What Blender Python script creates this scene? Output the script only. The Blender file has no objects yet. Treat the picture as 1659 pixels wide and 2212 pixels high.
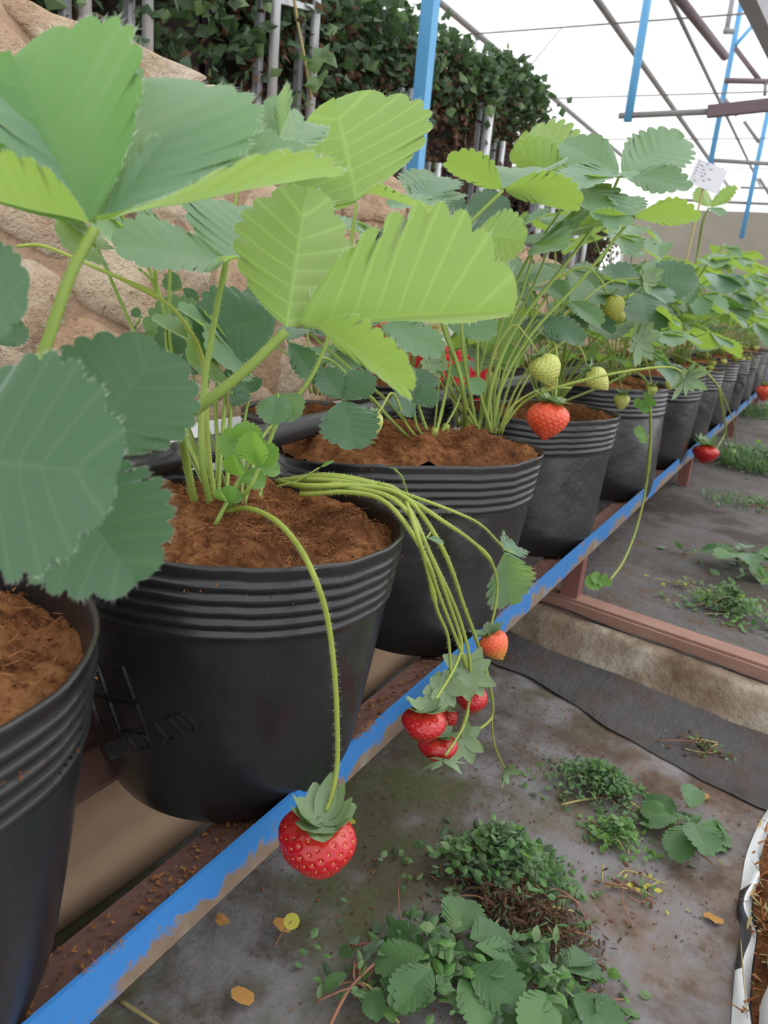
import bpy, math, random
import numpy as np
from mathutils import Vector, Matrix, noise
from math import sin, cos, pi, sqrt, atan2, radians, exp
random.seed(7); np.random.seed(7)
S = bpy.context.scene
COL = S.collection
# ------------------------------------------------------------------ camera
W, H = 1659, 2212
CX, CY = W/2, H/2
F = 1647.0
CZ = 0.68                                   # camera height above the lower path
R = np.array([[0.8651183444, -0.2152682587, 0.4530229872],
              [0.4933485699, 0.2023730729, -0.8459623679],
              [0.0904291919, 0.9553558060, 0.2812789454]])
CAM = np.array([0., 0., CZ])
cam = bpy.data.cameras.new('camera'); camo = bpy.data.objects.new('camera', cam); COL.objects.link(camo)
M4 = Matrix.Identity(4)
for i in range(3):
    for j in range(3): M4[i][j] = R[i][j]
M4[2][3] = CZ
camo.matrix_world = M4
cam.sensor_fit = 'VERTICAL'; cam.sensor_height = 36.0; cam.lens = F/H*36.0
cam.clip_start = 0.02; cam.clip_end = 200
cam.dof.use_dof = True; cam.dof.focus_distance = 0.72; cam.dof.aperture_fstop = 12.0
S.camera = camo
# ------------------------------------------------------------------ light and exposure
wd = bpy.data.worlds.new('overcast_sky'); S.world = wd; wd.use_nodes = True
bg = wd.node_tree.nodes['Background']; bg.inputs[0].default_value = (0.97, 0.985, 1.0, 1); bg.inputs[1].default_value = 1.25
sun = bpy.data.lights.new('hazy_sun', 'SUN'); sun.energy = 0.9; sun.angle = radians(50); sun.color = (1.0, 0.98, 0.95)
suno = bpy.data.objects.new('hazy_sun', sun); COL.objects.link(suno)
suno.rotation_euler = (radians(-28), radians(26), 0)
S.view_settings.view_transform = 'Standard'; S.view_settings.look = 'None'
S.view_settings.gamma = 1.0; S.view_settings.use_curve_mapping = False
S.view_settings.exposure = 0.45
S.cycles.max_bounces = 8; S.cycles.transparent_max_bounces = 12

# ------------------------------------------------------------------ helpers: rays of the photograph to real places
def cray(x, y):
    v = np.array([x-CX, -(y-CY), -F]); return R @ (v/np.linalg.norm(v))
def Z(x, y, z): d = cray(x, y); return CAM + d*((z-CZ)/d[2])          # on a level z
def X(x, y, x0): d = cray(x, y); return CAM + d*(x0/d[0])             # on an upright plane
def P(x, y, dep): return CAM + R @ (np.array([x-CX, -(y-CY), -F])/F*dep)
UP = np.array([0, 0, 1.]); TOC = R[:, 2].copy(); RT = R[:, 0].copy()
def N(u, c=0., r=0.):
    v = UP*u + TOC*c + RT*r; return v/np.linalg.norm(v)
def V(*a): return np.array(a, float)

# ------------------------------------------------------------------ materials
class NT:
    def __init__(s, name):
        s.m = bpy.data.materials.new(name); s.m.use_nodes = True; s.t = s.m.node_tree; s.t.nodes.clear()
        s.out = s.n('ShaderNodeOutputMaterial')
    def n(s, typ, **kw):
        nd = s.t.nodes.new(typ)
        for k, v in kw.items(): setattr(nd, k, v)
        return nd
    def l(s, a, b): s.t.links.new(a, b)
    def setv(s, sock, v):
        if hasattr(v, 'is_output'): s.l(v, sock)
        elif isinstance(v, (tuple, list)) and len(v) == 3 and sock.type == 'RGBA': sock.default_value = (*v, 1)
        else: sock.default_value = v
    def co(s, kind='Object'): return s.n('ShaderNodeTexCoord').outputs[kind]
    def noise(s, scale, detail=4, rough=.6, vec=None, dist=0., col=False):
        nd = s.n('ShaderNodeTexNoise'); nd.inputs['Scale'].default_value = scale; nd.inputs['Detail'].default_value = detail
        nd.inputs['Roughness'].default_value = rough; nd.inputs['Distortion'].default_value = dist
        s.l(vec if vec is not None else s.co(), nd.inputs['Vector']); return nd.outputs[1 if col else 0]
    def mapr(s, v, a, b, c=0., d=1.):
        nd = s.n('ShaderNodeMapRange'); s.l(v, nd.inputs[0])
        for i, q in enumerate((a, b, c, d)): nd.inputs[i+1].default_value = q
        return nd.outputs[0]
    def ramp(s, v, stops):
        nd = s.n('ShaderNodeValToRGB'); s.l(v, nd.inputs[0]); e = nd.color_ramp.elements
        while len(e) < len(stops): e.new(.5)
        for q, (p, c) in zip(e, stops): q.position = p; q.color = (*c, 1)
        return nd.outputs[0]
    def mix(s, f, a, b, mode='MIX'):
        nd = s.n('ShaderNodeMix', data_type='RGBA', blend_type=mode)
        s.setv(nd.inputs[0], f); s.setv(nd.inputs[6], a); s.setv(nd.inputs[7], b); return nd.outputs[2]
    def math(s, op, a, b=0., c=0.):
        nd = s.n('ShaderNodeMath', operation=op); s.setv(nd.inputs[0], a); s.setv(nd.inputs[1], b); s.setv(nd.inputs[2], c); return nd.outputs[0]
    def sep(s, v): nd = s.n('ShaderNodeSeparateXYZ'); s.l(v, nd.inputs[0]); return nd.outputs
    def bump(s, h, strength=.3, dist=.01):
        nd = s.n('ShaderNodeBump'); nd.inputs['Strength'].default_value = strength; nd.inputs['Distance'].default_value = dist
        s.l(h, nd.inputs['Height']); return nd.outputs[0]
    def bsdf(s, color, rough=.6, spec=.5, metal=0., normal=None, **kw):
        nd = s.n('ShaderNodeBsdfPrincipled'); s.setv(nd.inputs['Base Color'], color); s.setv(nd.inputs['Roughness'], rough)
        s.setv(nd.inputs['Specular IOR Level'], spec); s.setv(nd.inputs['Metallic'], metal)
        if normal is not None: s.l(normal, nd.inputs['Normal'])
        for k, v in kw.items(): s.setv(nd.inputs[k.replace('_', ' ')], v)
        return nd.outputs[0]
    def fin(s, sh): s.l(sh, s.out.inputs[0]); return s.m
    def transl(s, sh, col, fac, normal=None):
        t = s.n('ShaderNodeBsdfTranslucent'); s.setv(t.inputs[0], col)
        m = s.n('ShaderNodeMixShader'); s.setv(m.inputs[0], fac); s.l(sh, m.inputs[1]); s.l(t.outputs[0], m.inputs[2]); return m.outputs[0]
    def rnd(s): return s.n('ShaderNodeObjectInfo').outputs['Random']

def leaf_mat(name, dark, light, back, trans, fac=.33, rough=.5):
    t = NT(name); t.BS = .16; uv = t.sep(t.co('UV')); au = t.math('ABSOLUTE', uv[0])
    fr = t.math('ABSOLUTE', t.math('SUBTRACT', t.math('FRACT', uv[1]), .5))
    vein = t.math('MAXIMUM', t.mapr(fr, .02, .10, 1., 0.), t.mapr(au, .012, .05, 1., 0.))
    quilt = t.math('SUBTRACT', t.math('MULTIPLY', t.math('SINE', t.math('MULTIPLY', fr, pi)), -.6), t.mapr(au, .0, .12, .5, 0.))
    r = t.rnd(); nz = t.noise(55, 3)
    top = t.mix(r, dark, light); top = t.mix(t.math('MULTIPLY', nz, .5), top, light)
    top = t.mix(t.math('MULTIPLY', vein, .22), top, back)
    bk = t.mix(t.math('MULTIPLY', vein, .5), back, tuple(min(1, c*1.7) for c in back))
    bf = t.n('ShaderNodeNewGeometry').outputs['Backfacing']
    c = t.mix(bf, top, bk)
    nb = t.bump(t.math('ADD', quilt, t.math('MULTIPLY', t.noise(260, 2), .25)), t.BS, .0012)
    sh = t.bsdf(c, rough, .55, normal=nb, Sheen_Weight=.45, Sheen_Roughness=.45, Sheen_Tint=(.86, 1., .95, 1))
    tc = t.mix(t.math('MULTIPLY', vein, .4), trans, tuple(x*.6 for x in trans))
    return t.fin(t.transl(sh, tc, fac))
M = {}
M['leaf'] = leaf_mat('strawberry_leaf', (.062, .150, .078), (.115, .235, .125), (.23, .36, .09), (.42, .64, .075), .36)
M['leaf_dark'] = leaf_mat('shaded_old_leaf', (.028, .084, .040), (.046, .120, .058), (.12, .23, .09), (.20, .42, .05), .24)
M['leaf_young'] = leaf_mat('young_leaf', (.085, .22, .035), (.13, .29, .05), (.19, .34, .08), (.36, .62, .06), .38)
M['leaf_mid'] = leaf_mat('midgreen_leaf', (.060, .190, .040), (.095, .25, .060), (.21, .34, .08), (.36, .60, .06), .36)
M['weed_leaf'] = leaf_mat('weed_leaf', (.036, .105, .030), (.08, .18, .050), (.12, .22, .07), (.14, .34, .05), .22, .6)
def plain(name, a, b, scale=30, rough=.6, spec=.4, bump=.2, bd=.002, trans=None, fac=.2, metal=0., **kw):
    t = NT(name); nz = t.noise(scale, 5); c = t.mix(nz, a, b)
    sh = t.bsdf(c, rough, spec, metal, t.bump(t.noise(scale*3, 4), bump, bd), **kw)
    if trans: sh = t.transl(sh, trans, fac)
    return t.fin(sh)
M['stalk'] = plain('leaf_stalk_green', (.20, .30, .055), (.30, .40, .085), 20, .5, .4, trans=(.4, .5, .06), fac=.15)
M['truss'] = plain('fruit_truss_green', (.26, .34, .05), (.38, .44, .09), 30, .45, .4, trans=(.45, .5, .06), fac=.15)
M['hair'] = plain('leaf_hair', (.55, .62, .5), (.7, .75, .65), 30, .6, .3, trans=(.7, .8, .6), fac=.5)
M['sepal'] = plain('sepal_green', (.17, .27, .13), (.30, .39, .24), 60, .6, .4, trans=(.25, .42, .08), fac=.22)
M['petal'] = plain('petal_white', (.78, .78, .74), (.85, .85, .82), 60, .6, .3, trans=(.9, .9, .85), fac=.3)
M['anther'] = plain('anther_yellow', (.7, .5, .03), (.8, .62, .06), 200, .6, .3)
def berry_mat(name, body, tip, shoulder, t0=.0, t1=.5, rough=.28):
    t = NT(name); z = t.sep(t.co('Generated'))[2]; nz = t.noise(40, 3)
    zz = t.math('ADD', z, t.math('MULTIPLY', t.math('SUBTRACT', nz, .5), .35))
    c = t.mix(t.mapr(zz, t0, t1, 0., 1.), tip, body); c = t.mix(t.mapr(zz, .86, 1.08, 0., 1.), c, shoulder)
    return t.fin(t.bsdf(c, rough, .5, Subsurface_Weight=.06, Subsurface_Scale=.003, Subsurface_Radius=(1., .2, .1)))
M['ripe'] = berry_mat('ripe_red_berry', (.43, .010, .014), (.35, .008, .013), (.56, .07, .025), -.2, .3, .2)
M['orange'] = berry_mat('half_ripe_berry', (.66, .072, .032), (.60, .06, .03), (.72, .16, .05), -.2, .3, .36)
M['blush'] = berry_mat('blushing_berry', (.70, .10, .04), (.60, .30, .07), (.70, .33, .16), .1, .6, .36)
M['green'] = berry_mat('green_berry', (.47, .50, .13), (.50, .50, .15), (.36, .42, .10), 0, .6, .42)
M['olive'] = berry_mat('dull_green_berry', (.28, .30, .045), (.30, .30, .05), (.30, .25, .06), 0, .6, .5)
M['seed_y'] = plain('achene_yellow', (.62, .42, .08), (.72, .52, .14), 90, .4, .5)
M['seed_g'] = plain('achene_green', (.24, .27, .05), (.34, .32, .08), 90, .5, .4)
# pots
t = NT('black_pot_plastic'); nz = t.noise(6, 3); sp = t.noise(420, 2, .5); big = t.noise(160, 1)
dust = t.math('MULTIPLY', t.mapr(sp, .70, .78), t.mapr(big, .52, .6))
c = t.mix(nz, (.010, .010, .012), (.018, .018, .020)); c = t.mix(t.math('MULTIPLY', dust, .7), c, (.23, .11, .05))
nb = t.bump(t.math('ADD', t.noise(14, 3), t.math('MULTIPLY', t.noise(300, 2), .03)), .25, .012)
M['pot'] = t.fin(t.bsdf(c, t.mapr(t.noise(9, 4), .3, .7, .24, .38), .6, normal=nb))
t = NT('coir_fibre_soil'); n1 = t.noise(38, 6, .7); n2 = t.noise(9, 3)
n3 = t.noise(130, 4, .7)
c = t.ramp(n1, [(.30, (.10, .038, .017)), (.46, (.34, .135, .053)), (.64, (.56, .26, .11))])
c = t.mix(t.mapr(n2, .48, .70), c, (.075, .027, .014)); c = t.mix(t.mapr(n3, .52, .66, 0, .75), c, (.06, .022, .012)); c = t.mix(t.mapr(n3, .30, .42, .5, 0), c, (.50, .24, .10))
M['coir'] = t.fin(t.bsdf(c, .95, .1, normal=t.bump(t.math('ADD', t.noise(190, 6, .75), t.math('MULTIPLY', n1, .8)), 1., .010)))
M['fibre'] = plain('coir_fibre', (.16, .06, .022), (.46, .22, .09), 60, .8, .2)
M['crumb'] = plain('coir_crumb', (.07, .026, .012), (.34, .135, .05), 60, .9, .1)
# steel
def painted(name, blue, rust, thr, scale=9):
    t = NT(name); o = t.co(); z = t.sep(o)[2]
    n1 = t.noise(scale, 7, .65, dist=.6); n2 = t.noise(scale*6, 5, .7)
    low = t.mapr(z, -.010, -.042, 0., .20)
    f = t.mapr(t.math('ADD', t.math('ADD', n1, t.math('MULTIPLY', n2, .18)), low), thr, thr+.05)
    rc = t.mix(t.noise(55, 5), rust, tuple(x*1.9 for x in rust)); rc = t.mix(t.mapr(t.noise(17, 3), .55, .7), rc, (.24, .23, .19))
    bl = t.mix(t.noise(4, 3), blue, tuple(min(1, x*1.35) for x in blue))
    c = t.mix(f, bl, rc)
    return t.fin(t.bsdf(c, t.mapr(f, 0, 1, .33, .75), .5, normal=t.bump(t.math('ADD', f, t.math('MULTIPLY', n2, -.5)), .25, .001)))
M['rail'] = painted('worn_blue_rail_paint', (.030, .165, .44), (.135, .095, .066), .675)
M['bluepost'] = plain('pale_blue_post_paint', (.085, .30, .56), (.12, .36, .62), 6, .5, .4)
M['rust'] = plain('rusty_brown_steel', (.10, .050, .040), (.19, .105, .085), 22, .8, .3, .5)
M['maroon'] = plain('maroon_primer_steel', (.16, .055, .045), (.24, .10, .08), 18, .6, .4)
M['oxide'] = plain('dull_maroon_tube', (.11, .075, .085), (.18, .13, .14), 10, .6, .4)
M['galv'] = plain('galvanised_tube', (.42, .43, .45), (.58, .58, .60), 14, .42, .5, .1, metal=.35)
M['galv_dull'] = plain('dull_grey_tube', (.20, .20, .215), (.28, .28, .30), 14, .5, .5, .1)
M['rod'] = plain('roof_rod_steel', (.17, .16, .155), (.26, .25, .24), 14, .6, .4)
M['pipe'] = plain('black_poly_pipe', (.014, .015, .018), (.03, .031, .034), 12, .36, .5, .15)
M['white'] = plain('white_plastic', (.72, .73, .76), (.82, .83, .85), 12, .45, .4, .2)
M['red'] = plain('red_crate_plastic', (.58, .018, .03), (.70, .035, .05), 12, .42, .5, .1)
M['paper'] = plain('printed_card', (.56, .56, .60), (.60, .60, .63), 20, .6, .3, .05)
M['ink'] = plain('grey_ink', (.16, .16, .22), (.2, .2, .26), 20, .7, .2)
M['black'] = plain('black_film', (.022, .022, .025), (.045, .044, .05), 14, .5, .4, .5, .006)
# stone, ground
t = NT('tan_sandstone'); r = t.rnd(); n1 = t.noise(7, 6, .65); n2 = t.noise(45, 5, .7)
c = t.ramp(r, [(0, (.52, .36, .235)), (.35, (.60, .47, .33)), (.6, (.64, .55, .42)), (.8, (.54, .37, .25)), (1, (.65, .51, .37))])
c = t.mix(t.mapr(n1, .38, .68, 0, .8), c, (.36, .21, .125)); c = t.mix(t.mapr(n2, .58, .74), c, (.17, .10, .065)); c = t.mix(t.mapr(t.noise(3.2, 4), .52, .70, 0, .55), c, (.68, .60, .50))
M['stone'] = t.fin(t.bsdf(c, .9, .2, normal=t.bump(t.math('ADD', n1, t.math('MULTIPLY', n2, .6)), 1., .03)))
M['mortar'] = plain('brown_mortar', (.24, .15, .10), (.44, .31, .21), 16, .95, .1, .9, .01)
M['concrete'] = plain('tan_concrete', (.40, .29, .20), (.54, .42, .31), 7, .92, .15, .5, .006)
t = NT('mossy_kerb_concrete'); n1 = t.noise(6, 7, .7); n2 = t.noise(2.3, 4); n3 = t.noise(30, 5)
c = t.ramp(n1, [(.32, (.14, .09, .06)), (.48, (.27, .21, .155)), (.62, (.46, .41, .34))]); c = t.mix(t.mapr(n2, .5, .66, 0, .6), c, (.20, .125, .075))
c = t.mix(t.math('MULTIPLY', t.mapr(t.noise(3.1, 5), .55, .64), .75), c, (.12, .15, .035))
M['kerb'] = t.fin(t.bsdf(c, .95, .12, normal=t.bump(t.math('ADD', n1, t.math('MULTIPLY', n3, .5)), .9, .02)))
t = NT('dirty_weed_cloth'); o = t.co(); xyz = t.sep(o)
w1 = t.n('ShaderNodeTexWave', wave_type='BANDS', bands_direction='X'); w1.inputs['Scale'].default_value = 160; t.l(o, w1.inputs[0])
w2 = t.n('ShaderNodeTexWave', wave_type='BANDS', bands_direction='Y'); w2.inputs['Scale'].default_value = 160; t.l(o, w2.inputs[0])
n1 = t.noise(3.4, 7, .65); n2 = t.noise(8.5, 8, .7); n3 = t.noise(2.2, 4)
c = t.mix(t.noise(2.0, 3), (.135, .125, .130), (.275, .255, .26))
c = t.mix(t.math('MULTIPLY', w1.outputs[1], .10), c, (.30, .30, .32)); c = t.mix(t.math('MULTIPLY', w2.outputs[1], .10), c, (.05, .05, .055))
c = t.mix(t.mapr(n2, .46, .60, 0, .75), c, (.17, .115, .078)); c = t.mix(t.mapr(n1, .49, .58, 0, .9), c, (.085, .052, .036)); c = t.mix(t.mapr(t.noise(17, 6, .7), .56, .66, 0, .6), c, (.10, .065, .045))
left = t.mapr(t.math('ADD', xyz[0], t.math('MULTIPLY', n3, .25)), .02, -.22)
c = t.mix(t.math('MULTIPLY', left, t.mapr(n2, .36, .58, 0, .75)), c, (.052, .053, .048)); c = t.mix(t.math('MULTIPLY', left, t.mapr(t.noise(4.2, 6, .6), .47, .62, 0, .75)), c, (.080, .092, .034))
c = t.mix(t.mapr(t.noise(60, 3), .68, .76, 0, .7), c, (.05, .03, .02))
M['cloth'] = t.fin(t.bsdf(c, .82, .25, normal=t.bump(t.math('ADD', n2, t.math('MULTIPLY', t.noise(70, 4), .3)), .6, .01)))
t = NT('wrinkled_dark_cloth'); n1 = t.noise(4, 7, .65); n2 = t.noise(11, 7, .7)
c = t.mix(n1, (.048, .044, .045), (.175, .16, .158)); c = t.mix(t.mapr(n2, .5, .62, 0, .8), c, (.11, .075, .055)); c = t.mix(t.mapr(t.noise(2.6, 5), .52, .62, 0, .8), c, (.045, .032, .026)); c = t.mix(t.mapr(t.noise(1.3, 4), .55, .7, 0, .5), c, (.09, .12, .05))
M['cloth2'] = t.fin(t.bsdf(c, .85, .25, normal=t.bump(n2, .8, .02)))
t = NT('dark_wrinkled_strip'); n1 = t.noise(5, 7, .65); n2 = t.noise(13, 7, .7)
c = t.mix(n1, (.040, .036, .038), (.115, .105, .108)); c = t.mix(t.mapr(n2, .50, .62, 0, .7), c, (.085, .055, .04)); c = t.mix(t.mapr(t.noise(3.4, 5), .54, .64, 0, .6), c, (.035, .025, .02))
M['foot_strip'] = t.fin(t.bsdf(c, .75, .3, normal=t.bump(n2, .9, .02)))
M['terrace'] = plain('terrace_soil', (.10, .06, .04), (.2, .13, .09), 8, .95, .1)
M['felt'] = plain('dark_planter_felt', (.030, .024, .026), (.075, .058, .056), 12, .95, .1, .8, .01)  # felt and planter leaf tones lifted a little: haze put into the colour
M['fol_g'] = plain('dark_foliage', (.034, .064, .036), (.08, .125, .065), 4, .6, .3, trans=(.10, .22, .05), fac=.22)
M['fol_l'] = plain('light_foliage', (.11, .19, .09), (.2, .28, .13), 4, .6, .3, trans=(.2, .35, .1), fac=.25)
M['fol_b'] = plain('dead_foliage', (.060, .036, .024), (.13, .075, .045), 6, .9, .1)
M['straw'] = plain('dry_straw_stem', (.30, .24, .11), (.42, .36, .17), 20, .8, .2)
M['redstem'] = plain('reddish_stem', (.22, .10, .06), (.30, .15, .10), 20, .7, .3)
M['yleaf'] = plain('yellow_leaf', (.45, .46, .06), (.55, .50, .10), 20, .6, .3, trans=(.6, .6, .1), fac=.25)
M['rot'] = plain('dead_leaf', (.36, .17, .05), (.46, .26, .08), 30, .8, .2)
# greenhouse film: lets most of the light through
t = NT('greenhouse_film'); tr = t.n('ShaderNodeBsdfTransparent'); tr.inputs[0].default_value = (.97, .97, .97, 1)
tl = t.n('ShaderNodeBsdfTranslucent'); tl.inputs[0].default_value = (.9, .9, .9, 1); mx = t.n('ShaderNodeMixShader'); mx.inputs[0].default_value = .3
t.l(tr.outputs[0], mx.inputs[1]); t.l(tl.outputs[0], mx.inputs[2]); M['film'] = t.fin(mx.outputs[0])

# ------------------------------------------------------------------ mesh building
class MB:
    def __init__(s): s.v = []; s.f = []; s.mi = []; s.uv = None
    def add(s, vs, fs, mi=0):
        o = len(s.v); s.v.extend([tuple(map(float, q)) for q in vs]); s.f.extend([tuple(i+o for i in q) for q in fs]); s.mi.extend([mi]*len(fs)); return o
    def box(s, a, b, mi=0):
        x0, y0, z0 = a; x1, y1, z1 = b
        s.add([(x0,y0,z0),(x1,y0,z0),(x1,y1,z0),(x0,y1,z0),(x0,y0,z1),(x1,y0,z1),(x1,y1,z1),(x0,y1,z1)],
              [(0,3,2,1),(4,5,6,7),(0,1,5,4),(1,2,6,5),(2,3,7,6),(3,0,4,7)], mi)
    def bar(s, p, q, w, h=None, mi=0):
        h = h or w; p = np.array(p, float); q = np.array(q, float); d = q-p; d /= np.linalg.norm(d)
        u = np.array([0, 0, 1.]) if abs(d[2]) < .9 else np.array([1., 0, 0]); a = np.cross(d, u); a /= np.linalg.norm(a); b = np.cross(a, d)
        vs = [e+a*sx*w/2+b*sy*h/2 for e in (p, q) for sx, sy in ((-1,-1),(1,-1),(1,1),(-1,1))]
        s.add(vs, [(0,1,2,3),(7,6,5,4),(0,4,5,1),(1,5,6,2),(2,6,7,3),(3,7,4,0)], mi)
    def tube(s, pts, rad, n=8, mi=0, cap=True):
        pts = [np.array(p, float) for p in pts]; k = len(pts)
        rad = [rad]*k if isinstance(rad, (int, float)) else list(rad)
        vs = []; a = None
        for i, p in enumerate(pts):
            d = pts[min(i+1, k-1)]-pts[max(i-1, 0)]; d = d/(np.linalg.norm(d)+1e-12)
            if a is None:
                u = np.array([0,0,1.]) if abs(d[2]) < .9 else np.array([1.,0,0]); a = np.cross(d, u)
            a = a-d*(a@d); a = a/(np.linalg.norm(a)+1e-12); b = np.cross(d, a)
            for j in range(n): th = 2*pi*j/n; vs.append(p+(a*cos(th)+b*sin(th))*rad[i])
        fs = [(i*n+j, i*n+(j+1)%n, (i+1)*n+(j+1)%n, (i+1)*n+j) for i in range(k-1) for j in range(n)]
        if cap: fs += [tuple(range(n-1, -1, -1)), tuple((k-1)*n+j for j in range(n))]
        s.add(vs, fs, mi)
    def mesh(s, name, mats, smooth=True):
        me = bpy.data.meshes.new(name); me.from_pydata(s.v, [], s.f)
        for m in (mats if isinstance(mats, (list, tuple)) else [mats]): me.materials.append(m)
        me.polygons.foreach_set('material_index', s.mi)
        if smooth: me.polygons.foreach_set('use_smooth', [True]*len(s.f))
        me.update(); return me
    def obj(s, name, mats, parent=None, smooth=True, loc=None, **kw):
        if loc is not None: s.v = [(a-loc[0], b-loc[1], c-loc[2]) for a, b, c in s.v]
        return ob(name, s.mesh(name, mats, smooth), parent, loc if parent is None else None, **kw)
def ob(name, me, parent=None, loc=None, **kw):
    o = bpy.data.objects.new(name, me); COL.objects.link(o)
    if parent is not None: o.parent = parent
    if loc is not None: o.location = loc
    for k, v in kw.items(): o[k] = v
    return o
def thing(name, label, cat, loc=(0, 0, 0), group=None):
    o = bpy.data.objects.new(name, None); COL.objects.link(o); o.location = loc; o.empty_display_size = .05
    o['label'] = label; o['category'] = cat
    if group: o['group'] = group
    return o
def spline(pts, k=6):
    pts = [np.array(p, float) for p in pts]
    if len(pts) < 3: return [pts[0]+(pts[1]-pts[0])*i/k for i in range(k+1)]
    q = [2*pts[0]-pts[1]]+pts+[2*pts[-1]-pts[-2]]; out = []
    for i in range(1, len(q)-2):
        for j in range(k):
            t = j/k; out.append(.5*((2*q[i])+(-q[i-1]+q[i+1])*t+(2*q[i-1]-5*q[i]+4*q[i+1]-q[i+2])*t*t+(-q[i-1]+3*q[i]-3*q[i+1]+q[i+2])*t**3))
    out.append(pts[-1]); return out
def lin(a, b, n): return [a+(b-a)*i/(n-1) for i in range(n)]

# ------------------------------------------------------------------ structure: ground, kerb, wall, greenhouse shell
def ground_mesh(x0, x1, y0, y1, nx, ny, zf):
    m = MB(); vs = []
    for j in range(ny+1):
        for i in range(nx+1):
            x = x0+(x1-x0)*i/nx; y = y0+(y1-y0)*j/ny; vs.append((x, y, zf(x, y)))
    m.add(vs, [(j*(nx+1)+i, j*(nx+1)+i+1, (j+1)*(nx+1)+i+1, (j+1)*(nx+1)+i) for j in range(ny) for i in range(nx)]); return m
def kerb_y(x): return 1.352-.17*(x-.04)
def nz3(x, y, z=0.): return noise.noise(Vector((x, y, z)))
ground_mesh(-1.1, 1.2, -.6, 1.8, 120, 120, lambda x, y: .010*nz3(x*2.5, y*2.5, 3)+.005*nz3(x*9, y*9, 5)).obj('floor', M['cloth'], kind='structure')
gy = lambda x, y: .082+.016*nz3(x*2.2, y*3.0, 9)+.008*nz3(x*7, y*9, 2)
m = ground_mesh(-1.1, 3.2, 1.25, 13, 90, 180, gy); m.v = [(a, max(b, kerb_y(a)+.04), c) for a, b, c in m.v]
m.obj('floor', M['cloth2'], kind='structure')
# kerb step across the path: rough concrete face
m = MB(); vs = []; nx, prof = 90, [(-.045, -.02), (-.02, .012), (.0, .045), (.006, .068), (.02, .078), (.08, .082), (.14, .08)]
for i in range(nx+1):
    x = -1.0+2.6*i/nx
    for k, (dy, dz) in enumerate(prof):
        j = .012*nz3(x*6, k*.9, 1)+.006*nz3(x*19, k*2.1, 4); vs.append((x, kerb_y(x)+dy+j, dz+j*.7*(k not in (5, 6))))
n = len(prof); m.add(vs, [(i*n+k, (i+1)*n+k, (i+1)*n+k+1, i*n+k+1) for i in range(nx) for k in range(n-1)])
m.obj('trim_1', M['kerb'], kind='structure')
# concrete footing ledge under the shelf
def wtop(y):
    return np.interp(y, [-1, .5, 1.0, 1.24, 2.0, 3.2, 5, 9, 13], [1.03, 1.005, 1.0, .985, .93, .842, .78, .70, .65])
m = MB(); vs = []; ys = lin(-.6, 12, 90)
for y in ys:
    for (x, z) in ((-.56, -.02), (-.555, .035), (-.575, .058), (-.8, .066), (-1.02, .07)):
        vs.append((x+.010*nz3(y*5, x*3, z*9), y, z+.006*nz3(y*7, x*9, 3)))
m.add(vs, [(i*5+k, (i+1)*5+k, (i+1)*5+k+1, i*5+k+1) for i in range(len(ys)-1) for k in range(4)])
M['ledge'] = plain('shaded_brown_concrete', (.24, .155, .10), (.36, .25, .17), 7, .92, .15, .6, .006)
m.obj('trim_2', M['ledge'], kind='structure')
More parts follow.
